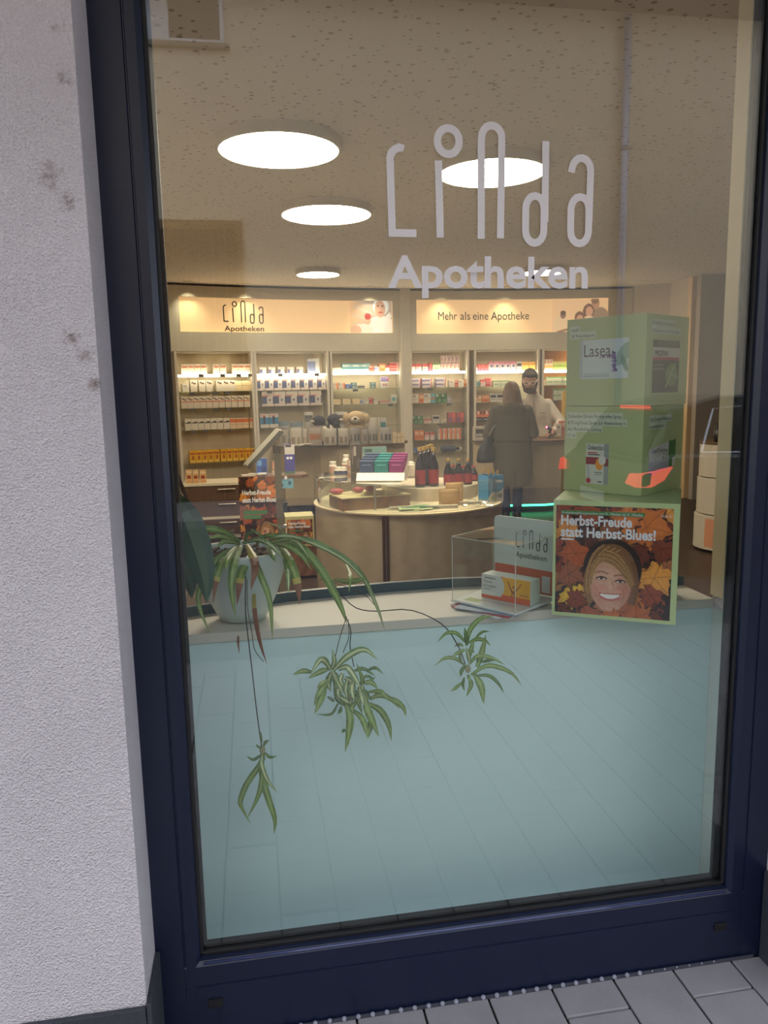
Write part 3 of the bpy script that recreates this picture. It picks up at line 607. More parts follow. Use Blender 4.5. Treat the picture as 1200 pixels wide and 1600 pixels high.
# ================================================================== GOODS ON THE SHELVES
STY = {   # base colour, coloured rectangles (x0,y0,x1,y1,rgb) with y down, words for the label
 'squig': ((226,206,186), [(.1,.15,.9,.3,(200,120,90)),(.1,.5,.9,.56,(200,190,180)),(.15,.62,.8,.66,(190,180,170))], 'white box with reddish squiggle'),
 'diag': ((226,212,190), [(.15,.1,.45,.22,(90,70,60)),(.4,.18,.8,.3,(110,84,66)),(.1,.5,.9,.53,(210,190,170))], 'white box with dark slanting mark'),
 'diagor': ((230,212,190), [(.1,.15,.5,.26,(90,70,60)),(.4,.22,.85,.34,(100,74,60)),(0,.42,1,.52,(214,120,80)),(.1,.65,.9,.69,(204,190,176))], 'white box with orange line'),
 'darkmid': ((232,218,198), [(0,.30,.5,.38,(80,74,70)),(.4,.22,.95,.42,(70,66,64)),(.1,.65,.9,.69,(208,190,170))], 'white box with dark wavy band'),
 'ortop': ((236,206,170), [(0,.05,1,.42,(226,120,72)),(.1,.6,.9,.65,(210,170,140))], 'white box with orange upper half'),
 'yellow': ((244,184,44), [(.1,.2,.9,.34,(200,96,30)),(.3,.45,.75,.75,(196,110,40)),(.1,.82,.9,.9,(250,220,120))], 'bright yellow box with orange print'),
 'brown': ((216,170,120), [(.1,.08,.9,.25,(236,206,160)),(.15,.4,.85,.7,(150,66,34)),(.1,.8,.9,.9,(200,140,90))], 'tan box with red brown emblem'),
 'device': ((216,198,186), [(0,.30,.42,.85,(70,78,116)),(.42,.45,.92,.85,(206,196,190)),(.55,.5,.78,.66,(110,110,124)),(.92,.30,1,.85,(80,84,116)),(0,.22,.6,.3,(214,130,110))], 'white and blue box with gadget picture'),
 'bluepk': ((214,204,196), [(0,.25,1,.72,(40,130,176)),(.35,.2,.62,.75,(40,44,60)),(.05,.05,.7,.15,(220,130,100))], 'blue and white box with dark figure'),
 'teal': ((150,182,184), [(0,.0,1,.12,(90,140,150)),(0,.45,1,.55,(84,136,146)),(.1,.2,.7,.36,(206,214,208))], 'pale teal carton'),
 'palflat': ((214,200,176), [(0,.4,.4,.6,(190,170,140))], 'low cream carton'),
 'red': ((206,112,90), [(0,.42,1,.55,(170,60,60)),(.1,.1,.6,.3,(232,180,160))], 'red carton'),
 'redst': ((214,150,136), [(0,.05,1,.3,(190,66,70)),(0,.38,1,.62,(196,74,76)),(0,.7,1,.95,(190,66,70)),(.75,0,1,1,(224,160,150))], 'stack of pink and red cartons'),
 'orange': ((226,140,84), [(.1,.15,.9,.4,(240,190,150)),(.2,.55,.8,.8,(206,96,50))], 'orange carton'),
 'white': ((226,214,196), [(.1,.2,.7,.3,(150,140,140)),(.1,.45,.9,.5,(200,186,176)),(.1,.6,.8,.64,(206,190,180))], 'plain white carton'),
 'cream': ((236,212,166), [(.1,.4,.9,.5,(206,176,130))], 'cream carton'),
 'blue': ((70,96,160), [(.1,.1,.9,.3,(120,150,196)),(.1,.6,.6,.75,(190,200,216))], 'blue carton'),
 'grey': ((150,146,140), [(.1,.2,.9,.5,(100,98,98))], 'grey carton'),
 'tealgrey': ((120,150,150), [(0,.45,1,.52,(70,96,100)),(.1,.15,.6,.3,(190,204,200)),(.1,.65,.6,.8,(190,204,200))], 'teal grey carton'),
 'purple': ((222,214,206), [(0,0,1,.45,(126,112,160)),(.8,.1,1,.3,(200,90,90)),(.2,.6,.8,.8,(200,160,150))], 'tall carton with purple cap print'),
 'bluewh': ((210,206,204), [(0,.2,.7,.8,(130,140,180))], 'white carton with blue panel'),
 'redwh': ((222,200,190), [(0,0,1,.3,(196,80,80)),(0,.5,.6,.62,(200,90,86))], 'white carton with red top'),
 'wteal': ((216,210,196), [(.2,.35,.8,.75,(110,180,176))], 'white carton with teal spot'),
 'green': ((76,124,84), [(.1,.1,.5,.3,(196,206,170)),(.0,.5,1,.56,(50,90,60)),(.5,.6,.9,.9,(110,160,90))], 'green carton'),
 'greenwh': ((206,206,180), [(0,0,1,.2,(110,150,90)),(.2,.5,.8,.7,(130,160,110))], 'white carton with green top'),
 'pinktall': ((222,192,180), [(.2,.1,.4,.3,(150,110,130)),(0,.42,1,.46,(180,140,140)),(.55,.6,.8,.85,(160,90,90))], 'tall pale pink carton'),
 'swoosh': ((216,200,200), [(0,.0,.12,1,(90,70,80)),(.12,.12,.8,.3,(130,120,150)),(0,.46,1,.52,(120,80,90)),(.12,.6,.8,.78,(130,120,150)),(.9,0,1,1,(190,90,86))], 'lilac carton pair with dark swoosh'),
 'tealred': ((110,170,180), [(0,.4,1,.6,(220,120,80))], 'turquoise carton with orange band'),
 'lilac': ((176,164,180), [(.1,.3,.9,.6,(206,196,206))], 'small lilac carton'),
 'redpur': ((186,90,96), [(.5,.1,.95,.5,(236,110,90)),(.05,.5,.5,.9,(130,90,130))], 'red and purple carton'),
 'orstripe': ((230,206,190), [(.5,0,1,1,(234,130,70)),(.1,.2,.4,.5,(210,160,140))], 'white carton with orange side stripe'),
 'wblack': ((214,206,194), [(.1,.2,.9,.5,(60,56,60)),(.1,.65,.8,.75,(130,126,126))], 'white carton with black lettering'),
 'orflag': ((236,120,70), [(0,0,.25,.3,(120,60,50)),(.35,0,.6,.3,(240,210,190)),(.7,0,.95,.3,(120,60,50)),(0,.6,1,1,(54,44,48)),(.2,.75,.8,.85,(200,190,190))], 'orange carton with dark lower half'),
 'yel': ((236,180,90), [(.1,.2,.9,.3,(206,140,60)),(.1,.55,.9,.62,(206,140,60))], 'amber yellow carton'),
 'pinkbl': ((206,176,176), [(0,0,1,.25,(196,120,136)),(.3,.35,.8,.6,(96,92,130))], 'pink carton with dark blue ring'),
 'orwhite': ((236,216,190), [(0,.5,1,.75,(230,150,80)),(.2,.1,.6,.3,(190,90,60))], 'white tall carton with orange band'),
 'greenyel': ((196,190,110), [(0,.3,1,.7,(130,150,60))], 'yellow green carton'),
}
def pack_mesh(style, w, h, d, bag=False):
    base, rects, _ = STY[style]; nx, ny = 12, 12; im = Img(nx, ny, base)
    for r in rects: im.rect(*r)
    mb = MB(); xs = np.linspace(-w/2, w/2, nx+1); zs = np.linspace(h, 0, ny+1)
    for j in range(ny):
        for i in range(nx):
            mb.add([(xs[i], 0, zs[j+1]), (xs[i+1], 0, zs[j+1]), (xs[i+1], 0, zs[j]), (xs[i], 0, zs[j])], [(0,1,2,3)], tuple(im.a[j, i]))
    side = tuple(q*.96 for q in base)
    mb.add([(-w/2,0,0),(w/2,0,0),(w/2,d,0),(-w/2,d,0),(-w/2,0,h),(w/2,0,h),(w/2,d,h),(-w/2,d,h)], [(0,3,2,1),(4,5,6,7),(1,2,6,5),(2,3,7,6),(3,0,4,7)], side)
    o = mb.build('tmp_pack', PRINT); me = o.data; bpy.data.objects.remove(o); return me
SHELFW = ['lit top shelf', 'second shelf', 'third shelf', 'fourth shelf', 'fifth shelf', 'lowest shelf']
LABELS = {}
def packs(bay, k, style, spans, ytop, name='medicine_box', dep=.10, off=.075, cat='box', zoff=0):
    """spans: photo x-extents of each box of one kind on shelf k"""
    b = BAYS[bay]; zb = b.z[k]; x0, _ = b.loc(spans[0][0], 600, off); x1, _ = b.loc(spans[0][1], 600, off); _, zt_ = b.loc((spans[0][0]+spans[0][1])/2, ytop, off)
    w = max(.02, (x1-x0)*.97); h = max(.02, zt_-zb-zoff); me = pack_mesh(style, w, h, min(dep, .34-off-.03)); me.name = name
    key = '%s, %s, %s' % (STY[style][2], SHELFW[k], b.word); assert key not in LABELS, key; LABELS[key] = 1; n = len(spans)
    for i, (a, c) in enumerate(spans):
        xa, _ = b.loc(a, 600, off); xc, _ = b.loc(c, 600, off); xm = (xa+xc)/2
        p = b.P0+b.u*xm+b.n*off
        tag(link(name, me, PRINT, None, (p[0], p[1], zb+zoff-.002), b.rz), (ORD(i, n)+' '+key) if n > 1 else key, cat, key if n > 1 else None)
NW = ['', 'second', 'third', 'fourth', 'fifth', 'sixth', 'seventh', 'eighth', 'ninth', 'tenth', 'eleventh', 'twelfth']
def ORD(i, n): return 'leftmost' if i == 0 else ('rightmost' if i == n-1 else ('middle' if n == 3 else NW[i]+' from left'))
def run(x0, step, n): return [(x0+i*step, x0+(i+1)*step) for i in range(n)]
def cr(ox, sc): return lambda *q: [(ox+a/sc, ox+c/sc) for a, c in q]
A_ = cr(260, 7.5)
packs(0, 0, 'squig', A_((185,260),(260,335),(335,410),(410,485),(555,635),(635,710),(780,850),(850,925),(925,990)), 568.7)
packs(0, 1, 'white', A_((185,265)), 600); packs(0, 1, 'diag', A_((280,360),(375,460),(465,540),(585,660),(660,735),(735,810)), 594.7); packs(0, 1, 'cream', A_((810,880),(880,955),(955,1015)), 595)  # rightmost three are white boxes with warm light painted in as cream
packs(0, 2, 'diagor', A_(*[(160+i*74, 234+i*74) for i in range(11)]), 619.3)
packs(0, 3, 'darkmid', A_(*[(190+i*76, 266+i*76) for i in range(7)]), 654.7); packs(0, 3, 'ortop', A_((722,797),(797,872),(872,945),(955,1030)), 653.5)
B_ = cr(240, 5.714)
packs(0, 4, 'yellow', B_(*([(285+i*54.5, 339.5+i*54.5) for i in range(5)]+[(565+i*54.5, 619.5+i*54.5) for i in range(6)])), 704.5)
C_ = cr(390, 8.571)
packs(1, 0, 'device', C_((140,235),(245,368),(370,493),(495,618),(620,743)), 573.5); packs(1, 0, 'bluewh', C_((785,945)), 560.3)
packs(1, 1, 'device', C_(*[(95+i*117, 212+i*117) for i in range(8)]), 587.7); packs(1, 2, 'device', C_(*[(155+i*162, 317+i*162) for i in range(5)]), 611.6)
packs(1, 3, 'bluepk', [(404,418.4),(418.6,433)], 647)
D_ = cr(500, 8.571)
packs(2, 0, 'palflat', D_((145,222),(224,298)), 574.5); packs(2, 0, 'teal', D_((300,450),(452,550),(552,650)), 567.5); packs(2, 0, 'red', D_((655,728)), 570.7); packs(2, 0, 'bluewh', D_((732,793)), 572.5)
packs(2, 0, 'orange', D_((797,878)), 568.4); packs(2, 0, 'redwh', D_((880,930)), 570.7); packs(2, 0, 'redst', D_((932,1062)), 566.1)
packs(2, 1, 'white', D_((155,200),(247,290)), 597.6); packs(2, 1, 'orstripe', D_((202,245),(292,335)), 598); packs(2, 1, 'blue', D_((340,428)), 600); packs(2, 1, 'tealgrey', D_((430,495),(650,785)), 597.5); packs(2, 1, 'grey', D_((520,600)), 602.2)
packs(2, 1, 'purple', D_((815,920)), 588.8)
packs(2, 2, 'cream', D_((168,270),(305,395),(440,520)), 623.5); packs(2, 2, 'bluewh', D_((530,590)), 624.4); packs(2, 2, 'white', D_((592,650),(702,790)), 622.5); packs(2, 2, 'red', D_((655,700)), 620.9); packs(2, 2, 'redwh', D_((795,935)), 626.2); packs(2, 2, 'wteal', D_((945,1025)), 615.7)
packs(2, 3, 'white', [(575,592)], 652); packs(2, 3, 'wteal', [(593.5,603)], 654)
E_ = cr(630, 8.571)
packs(3, 0, 'redwh', E_((90,165),(167,250),(252,345)), 568.5); packs(3, 0, 'redpur', E_((347,393)), 566.7); packs(3, 0, 'greenwh', E_((397,500)), 567.3); packs(3, 0, 'pinktall', E_((505,552),(554,600),(602,652),(654,704),(706,755)), 555.5)
packs(3, 1, 'swoosh', E_((90,236),(240,386),(395,600)), 591.5); packs(3, 1, 'white', E_((615,690),(738,812)), 593.8); packs(3, 1, 'red', E_((692,735)), 593.6); packs(3, 1, 'orange', E_((816,860)), 592.7)
packs(3, 2, 'white', E_((105,203),(277,358)), 615); packs(3, 2, 'orange', E_((207,275)), 616); packs(3, 2, 'tealred', E_((361,430)), 614.8); packs(3, 2, 'green', E_((432,508),(510,585)), 614.5); packs(3, 2, 'lilac', E_((588,640)), 619)
G_ = cr(600, 3)
packs(3, 3, 'green', G_((128,153),(155,180)), 650); packs(3, 3, 'redwh', G_((183,222)), 655); packs(3, 3, 'wblack', G_((225,260)), 648.6); packs(3, 3, 'palflat', G_((264,292)), 654.5); packs(3, 3, 'redpur', G_((300,336),(338,375)), 644.5)
packs(3, 4, 'orange', G_((140,162),(164,184)), 672.5); packs(3, 4, 'redwh', G_((188,210),(213,235)), 675.5); packs(3, 4, 'orstripe', G_((252,272),(274,296),(298,318),(320,338),(340,360)), 669.5)
packs(3, 5, 'blue', G_((130,156)), 700)
H_ = cr(730, 7.5)
packs(4, 0, 'redwh', H_((85,119)), 570); packs(4, 0, 'redpur', H_((121,163),(165,205),(207,247)), 568.9); packs(4, 0, 'pinkbl', H_((250,312),(314,378),(380,440),(442,504),(506,570)), 564.7); packs(4, 0, 'wblack', H_((577,640)), 564.7); packs(4, 0, 'yel', H_((645,720),(722,800)), 565)
packs(4, 1, 'tealgrey', H_((85,148)), 595.3); packs(4, 1, 'redwh', H_((155,214)), 592.7); packs(4, 1, 'redst', H_((216,290)), 590); packs(4, 1, 'greenwh', H_((300,398),(402,500)), 594.7)
packs(4, 2, 'orwhite', H_((85,168)), 618); packs(4, 2, 'orange', H_((172,264)), 617.3); packs(4, 2, 'wblack', H_((267,346),(348,428)), 614.7)
packs(4, 3, 'orflag', H_((85,184),(186,285)), 642)
packs(5, 0, 'orwhite', H_((873,903),(905,935),(937,967),(969,999)), 561.5); packs(5, 0, 'greenyel', H_((1003,1058),(1060,1114),(1116,1168)), 564.7)
packs(5, 1, 'cream', H_((872,924)), 593.3); packs(5, 1, 'greenwh', H_((926,1018),(1022,1070),(1072,1118),(1120,1165)), 588.7)
packs(5, 2, 'greenwh', H_((1015,1062),(1064,1110),(1112,1158)), 607)
# loose blue bottle lying on the low shelf of the fourth bay
b = BAYS[3]; x, z = b.loc(703, 707, .1); p = b.P0+b.u*x+b.n*.1
t = thing('lying_bottle', 'small dark blue bottle lying on low shelf beside pillar', 'bottle', (p[0], p[1], b.z[5]-.002), b.rz)
MB().lathe([(.045,-.14),(.045,.08),(.02,.11),(.02,.15)], 12).build('bottle_body', mat('bottle_blue', (44, 54, 92), .3), t).matrix_local = Matrix.Translation((0,0,.046)) @ Matrix.Rotation(PI/2, 4, 'Y')
MB().lathe([(.024,.15),(.024,.18)], 10).build('bottle_cap', mat('cap_white', (220, 214, 204), .5), t).matrix_local = Matrix.Translation((0,0,.046)) @ Matrix.Rotation(PI/2, 4, 'Y')

# ================================================================== SERVICE DESKS
M_deskbody = mat('desk_body', (196, 178, 142), .55, noise=.05); M_deskedge = mat('desk_edge_brown', (104, 72, 48), .45, noise=.15)
M_desktop = mat('desk_top', (176, 150, 116), .4)
ZC = .94
def inset(P, d):      # pull a front polyline back towards the room rear
    return [(x+d*(cx-x)/math.hypot(cx-x, cy-y), y+d*(cy-y)/math.hypot(cx-x, cy-y)) for (x, y) in P for cx, cy in ((sum(q[0] for q in P)/len(P), max(q[1] for q in P)+.6),)]
def desk(label, pix, yback):
    P = [tuple(atZ(x, y, ZC)[:2]) for x, y in pix]; o = (sum(p[0] for p in P)/len(P), sum(p[1] for p in P)/len(P))
    t = thing('service_desk', label, 'counter', (o[0], o[1], 0)); lo = lambda Q: [(x-o[0], y-o[1]) for x, y in Q]
    top = lo(P+[(P[-1][0], yback), (P[0][0], yback)]); MB().prism(top, ZC-.035, ZC).build('desk_top', M_deskedge, t, bevel=.003)
    Q = inset(P, .07); MB().prism(lo(Q+[(Q[-1][0]-.03, yback-.03), (Q[0][0]+.03, yback-.03)]), .10, ZC-.036).build('desk_body', M_deskbody, t)
    K = inset(P, .12); MB().prism(lo(K+[(K[-1][0]-.05, yback-.06), (K[0][0]+.05, yback-.06)]), 0, .10).build('desk_plinth', mat('desk_plinth', (60, 52, 44), .6), t)
    return t, P, Q, o
LD = desk('left oval service desk with brown top crowded with bags and plush toys', [(428, 684.5), (445, 688.5), (470, 691.5), (500, 693.5), (530, 694.3), (565, 694.3), (600, 693.2), (622, 691), (637, 688)], 8.62)
RD = desk('right service desk with brown top where the pharmacist stands', [(736, 686.5), (750, 688.3), (775, 689.2), (800, 689.2), (830, 688.7), (860, 688), (900, 686)], 8.36)
t, P, Q, o = RD; M_greenled = mat('green_led', (80, 255, 170), .5, emit=(.05, 1.0, .42), es=2.2)
K = inset(P, .115); led = MB()
for i in range(len(K)-1):
    (x0, y0), (x1, y1) = K[i], K[i+1]; led.hexa([(x0-o[0], y0-o[1]-.012, .07), (x1-o[0], y1-o[1]-.012, .07), (x1-o[0], y1-o[1], .07), (x0-o[0], y0-o[1], .07), (x0-o[0], y0-o[1]-.012, .095), (x1-o[0], y1-o[1]-.012, .095), (x1-o[0], y1-o[1], .095), (x0-o[0], y0-o[1], .095)])
led.build('green_led_strip', M_greenled, t)
m0, m1 = Q[2], Q[5]
# ---- goods on the left desk
STY.update({'bagg': ((176,168,158), [(.1,.05,.9,.14,(120,114,110)),(.3,.4,.7,.8,(130,122,116)),(.1,.86,.9,.9,(150,144,138))], 'grey'), 'bagf': ((190,176,162), [(.1,.05,.9,.12,(130,120,112)),(.1,.4,.55,.72,(190,120,80)),(.55,.45,.9,.72,(180,130,96))], 'face'),
  'bagw': ((206,198,182), [(.12,.08,.45,.14,(120,116,112)),(.55,.08,.9,.14,(120,116,112)),(.15,.55,.4,.9,(160,140,120)),(.6,.55,.85,.9,(160,140,120)),(.48,0,.52,1,(180,172,160))], 'white'),
  'bagl': ((172,166,158), [(.12,.4,.25,.85,(96,92,92)),(.42,.4,.56,.85,(96,92,92)),(.72,.4,.86,.85,(96,92,92)),(.1,.06,.9,.12,(130,124,120))], 'legs'), 'bagt': ((190,186,176), [(.1,.1,.9,.16,(90,88,88)),(.1,.25,.8,.3,(120,118,116)),(.3,.5,.8,.85,(150,144,138))], 'tall'),
  'bagb': ((168,170,170), [(0,0,1,.25,(110,128,140)),(.3,.3,.7,.7,(120,116,112))], 'bluish'), 'tealw': ((206,204,196), [(.1,.2,.9,.7,(40,130,136))], 'teal')})
def bag_mesh(style, w, h, d=.06):
    base, rects, _ = STY[style]; n = 10; im = Img(n, n, base)
    for r in rects: im.rect(*r)
    mb = MB(); f = lambda i, j, sg: ((i/n-.5)*w*(1-.06*(j/n)**4), sg*d/2*(math.sin(PI*min(1, max(0, i/n)))**.5)*(math.sin(PI*(j/n*.92+.04))**.4)+d/2, h*(1-j/n))
    for sg in (-1, 1):
        for j in range(n):
            for i in range(n):
                q = [f(i, j+1, sg), f(i+1, j+1, sg), f(i+1, j, sg), f(i, j, sg)]
                mb.add(q if sg < 0 else q[::-1], [(0,1,2,3)], tuple(im.a[j, i]) if sg < 0 else base)
    ob = mb.build('tmp_bag', PRINT, smooth=True); me = ob.data; bpy.data.objects.remove(ob); return me
def put(style, x0, x1, yt, Y, zb, label, name='product_bag', bag=True, d=.06, cat='bag', rz=0, group=None):
    a = atY(x0, yt, Y); c = atY(x1, yt, Y); w = (c[0]-a[0])*.97; h = max(.02, (a[2]+c[2])/2-zb)
    me = bag_mesh(style, w, h, d) if bag else pack_mesh(style, w, h, d); me.name = name
    return tag(link(name, me, PRINT, None, ((a[0]+c[0])/2, Y, zb+.0005), rz), label, cat, group)
for i, (x0, x1) in enumerate(((290, 299.5), (300.4, 310), (311.7, 321.5))): put('brown', x0, x1, 734.6+.1*i, YCH+.06, ZCH, '%s tan box with red brown emblem on the drawer chest' % ORD(i, 3), 'medicine_box', False, .06, 'box', group='tan boxes on the drawer chest')
J = lambda v: 390+v/4.615; V = lambda v: 620+v/4.615; G1 = 'bagged goods on the left service desk'
for st, x0, x1, y0, lb in (('bagg', 207, 280, 225, 'grey printed bag at left end of desk row beside leaflets'), ('bagw', 290, 378, 226, 'white twin bag second from left on oval desk'), ('bagw', 381, 414, 230, 'narrow white bag left of the orange-faced bag'),
      ('bagf', 417, 525, 210, 'bag printed with orange faces on the oval desk'), ('bagw', 529, 630, 228, 'white bag in front of the penguin toys'), ('bagw', 637, 718, 226, 'white bag between penguins and dog toy'), ('bagl', 721, 800, 222, 'grey bag printed with leg silhouettes below the dog toy'),
      ('bagg', 803, 858, 224, 'slim grey bag right of the leg print bag'), ('bagl', 861, 925, 221, 'grey bag with leg silhouette fourth from desk right end'), ('bagl', 937, 1030, 221, 'rightmost grey bag of the row on oval desk')):
    p = atZ((J(x0)+J(x1))/2, 690.5, ZC); put(st, J(x0), J(x1), V(y0), 8.02+.0*p[1], ZC, lb, group=G1)
for st, x0, x1, y0, lb in (('bagb', 207, 286, 176, 'bluish bag behind left end of desk row'), ('bagb', 291, 386, 182, 'wide bluish bag behind second bag from left'), ('bagt', 390, 460, 110, 'tall white printed bag left of the penguin toys'), ('bagt', 616, 710, 107, 'tall white printed bag between penguin and dog toys'),
      ('bagt', 772, 838, 106, 'tall pale bag behind the dog toy'), ('bagw', 846, 930, 152, 'low white bag right of the dog toy'), ('tealw', 940, 985, 153, 'small teal and white carton right of the dog toy')):
    put(st, J(x0), J(x1), V(y0), 8.24, ZC, lb, bag=st != 'tealw', name='product_bag' if st != 'tealw' else 'medicine_box', cat='bag' if st != 'tealw' else 'box')
for i, (x0, x1, y0) in enumerate(((1032, 1060, 258), (1062, 1088, 265), (1090, 1115, 255))):
    put('cream', J(x0), J(x1), V(y0), 8.06, ZC, '%s small cream carton at right end of oval desk' % ORD(i, 3), 'medicine_box', False, .05, 'box', group='small cream cartons at right end of desk')
# leaflets lying on the desk
for i, (x, w) in enumerate(((452, .22), (468, .2))):
    p = atZ(x, 690, ZC); mb = MB(); n = 8
    for k in range(n): mb.add([(-w/2+w*k/n, -.08, .004+.012*abs(math.sin(k*1.1))), (-w/2+w*(k+1)/n, -.08, .004+.012*abs(math.sin((k+1)*1.1))), (-w/2+w*(k+1)/n, .08, .004+.01*abs(math.sin((k+1)*.9))), (-w/2+w*k/n, .08, .004+.01*abs(math.sin(k*.9)))], [(0,1,2,3)])
    tag(mb.build('leaflet', mat('leaflet_paper', (206, 198, 184), .6, noise=.3, nscale=40), None, (p[0], 7.93, ZC+.001+.02*i), R(10+30*i)), ['crumpled white leaflet lying at left end of oval desk', 'second white leaflet lying over the first on oval desk'][i], 'leaflet')
# plush toys
def plush(label, px, py, Y, parts, s=1.0, rz=0):
    p = atY(px, py, Y); t = thing('plush_toy', label, 'plush toy', (p[0], Y, ZC), rz)
    for nm, c, r, m in parts: MB().ell([q*s for q in c], [q*s for q in r], n=14, m=9).build(nm, m, t, smooth=True)
    return t
M_pd = mat('plush_dark', (52, 50, 66), .95, bump=.4, bscale=120); M_pw = mat('plush_white', (214, 202, 182), .95, bump=.4, bscale=120); M_pc = mat('plush_cream', (206, 180, 140), .95, bump=.5, bscale=100)
pg = lambda sg: [('body', (0,0,.16), (.115,.09,.16), M_pd), ('head', (sg*-.01,-.02,.335), (.095,.085,.08), M_pd), ('belly', (sg*.05,-.06,.16), (.07,.06,.11), M_pw), ('beak', (sg*-.10,-.06,.33), (.045,.02,.018), M_pw), ('flipper', (sg*.12,-.01,.2), (.03,.05,.1), M_pd)]
plush('dark plush penguin with white belly, left of the pair on desk', J(505), V(200), 8.16, pg(1), .92); plush('dark plush penguin leaning right, right of the pair on desk', J(603), V(200), 8.22, pg(-1), .95)
plush('cream plush dog with black nose sitting among the bags', J(765), V(170), 8.15, [('body', (0,.03,.14), (.14,.10,.14), M_pc), ('head', (0,-.02,.32), (.115,.10,.085), M_pc), ('muzzle', (-.02,-.11,.30), (.055,.045,.04), M_pw), ('nose', (-.025,-.155,.315), (.02,.012,.015), mat('nose_black', (24, 20, 20), .4)),
      ('ear', (-.12,-.01,.32), (.04,.045,.07), M_pc), ('ear', (.125,-.01,.31), (.05,.045,.065), M_pc)], 1.05)
# ---- goods on the right desk
put('wblack', 742, 757, 667, 8.05, ZC, 'white boxed carton with black print at left end of right desk', 'medicine_box', False, .12, 'box'); put('bagg', 757.5, 770, 663, 8.12, ZC, 'grey bag standing beside carton left of the customer', d=.05)
tr = thing('card_terminal', 'pale card terminal and tray on desk in front of the pharmacist', 'terminal', (*atZ(862, 684, ZC)[:2], ZC)); MB().box(-.16, .12, -.08, .08, 0, .03).build('tray', M_desktop, tr, bevel=.004); MB().box(-.12, .02, -.05, .05, .03, .06).build('keypad', mat('pale_plastic', (204, 178, 150), .4), tr, bevel=.004)
put('red', 878, 886, 658, 8.2, ZC, 'dark red box standing at the right end of the right desk', 'medicine_box', False, .12, 'box'); put('white', 870, 877.5, 662, 8.15, ZC, 'slim white box left of the dark red box on desk', 'medicine_box', False, .1, 'box')
yp = atY(886, 640, 8.4); tag(MB().box(-.06, .06, -.02, .02, 0, .62).build('standing_sign', mat('yellow_sign', (214, 172, 60), .5), None, (yp[0]+.03, 8.5, ZC+.0005)), 'narrow yellow sign standing on desk beside green box stack', 'sign')

# ================================================================== PEOPLE
def remesh(o, vox, it=4):
    m = o.modifiers.new('union', 'REMESH'); m.mode = 'VOXEL'; m.voxel_size = vox; m.use_smooth_shade = True
    s = o.modifiers.new('soft', 'SMOOTH'); s.factor = .5; s.iterations = it; return o
def loft(mb, rings, n=20):
    """rings: (cx, cy, z, rx, ry)"""
    vs = [(cx+rx*math.cos(2*PI*i/n), cy+ry*math.sin(2*PI*i/n), z) for cx, cy, z, rx, ry in rings for i in range(n)]
    fs = [(j*n+i, j*n+(i+1)%n, (j+1)*n+(i+1)%n, (j+1)*n+i) for j in range(len(rings)-1) for i in range(n)]+[tuple(range(n-1,-1,-1)), tuple((len(rings)-1)*n+i for i in range(n))]
    return mb.add(vs, fs)
def hand(mb, w, d, side, curl=.6):
    """palm at w pointing along d, four unequal fingers and a side thumb"""
    w = Vector(w); d = Vector(d).normalized(); s = d.cross(Vector((0,0,1))).normalized()*side; dn = Vector((0,0,-1))
    mb.cap(w, w+d*.075, .028, .034)
    for k, L in enumerate((.062, .072, .066, .05)):
        b0 = w+d*.09+s*(.030-.02*k); b1 = b0+d*L*.55+dn*L*.2*curl; b2 = b1+d*L*.35+dn*L*.45*curl; mb.cap(b0-d*.02, b1, .0095, .0085, 8); mb.cap(b1, b2, .0085, .007, 8)
    b0 = w+d*.03+s*.03; mb.cap(b0, b0+d*.03+s*.025, .011, .010, 8); mb.cap(b0+d*.03+s*.025, b0+d*.06+s*.025+dn*.01, .010, .008, 8)
M_skin = mat('skin', (196, 148, 122), .55, noise=.04)
# ---- customer, seen from behind
c = thing('person', 'person with long light brown hair in olive hooded parka and dark jeans, seen from behind', 'person', (3.15, 7.32, 0), R(-4))
bd = MB()
for sx in (-1, 1):
    bd.cap((sx*.09,0,.86), (sx*.085,.01,.48), .085, .058); bd.cap((sx*.085,.01,.48), (sx*.075,-.02,.09), .056, .04); bd.cap((sx*.075,-.04,.05), (sx*.085,.12,.04), .04, .034)
    bd.cap((sx*.17,0,1.36), (sx*.24,.06,1.10), .05, .042)
bd.cap((.24,.06,1.10), (.14,.36,1.0), .04, .03); bd.cap((-.24,.06,1.10), (-.15,.34,1.0), .04, .03)
loft(bd, [(0,0,.80,.15,.10), (0,0,.95,.16,.11), (0,0,1.1,.135,.10), (0,0,1.28,.16,.105), (0,0,1.38,.14,.08), (0,0,1.42,.06,.055), (.0,.01,1.5,.055,.055)])
bd.ell((0,.03,1.575), (.075,.092,.105)); bd.ell((0,.12,1.565), (.013,.02,.018)); hand(bd, (.14,.36,1.0), (-.2,1,0), 1); hand(bd, (-.15,.34,1.0), (.2,1,0), -1)
remesh(bd.build('body', M_skin, c), .011, 2)
jk = MB(); M_park = mat('olive_parka', (80, 72, 56), .85, noise=.15, nscale=9, bump=.3, bscale=40)
loft(jk, [(.02,0,.42,.225,.16), (.02,0,.52,.25,.175), (.02,0,.70,.25,.175), (.01,0,.90,.235,.165), (0,0,1.05,.215,.15), (0,0,1.22,.235,.155), (0,0,1.32,.225,.14), (0,0,1.40,.15,.11), (0,0,1.445,.085,.085)])
jk.cap((-.19,.0,1.33), (-.285,.03,1.05), .088, .075); jk.cap((-.285,.03,1.05), (-.17,.30,.985), .072, .055); jk.cap((.19,.0,1.33), (.285,.04,1.06), .088, .075); jk.cap((.285,.04,1.06), (.17,.32,.99), .072, .055)
jk.ell((0,-.10,1.36), (.16,.075,.085)); jk.ell((0,-.05,1.41), (.13,.10,.06))
remesh(jk.build('parka', M_park, c), .014, 3)
jb = MB().lathe([(.238, 0), (.24, .012), (.236, .03)], 28); jb.v = [(x+.02, y*.72, z+.965) for x, y, z in jb.v]; jb.build('waist_seam', mat('parka_seam', (62, 54, 42), .85), c)
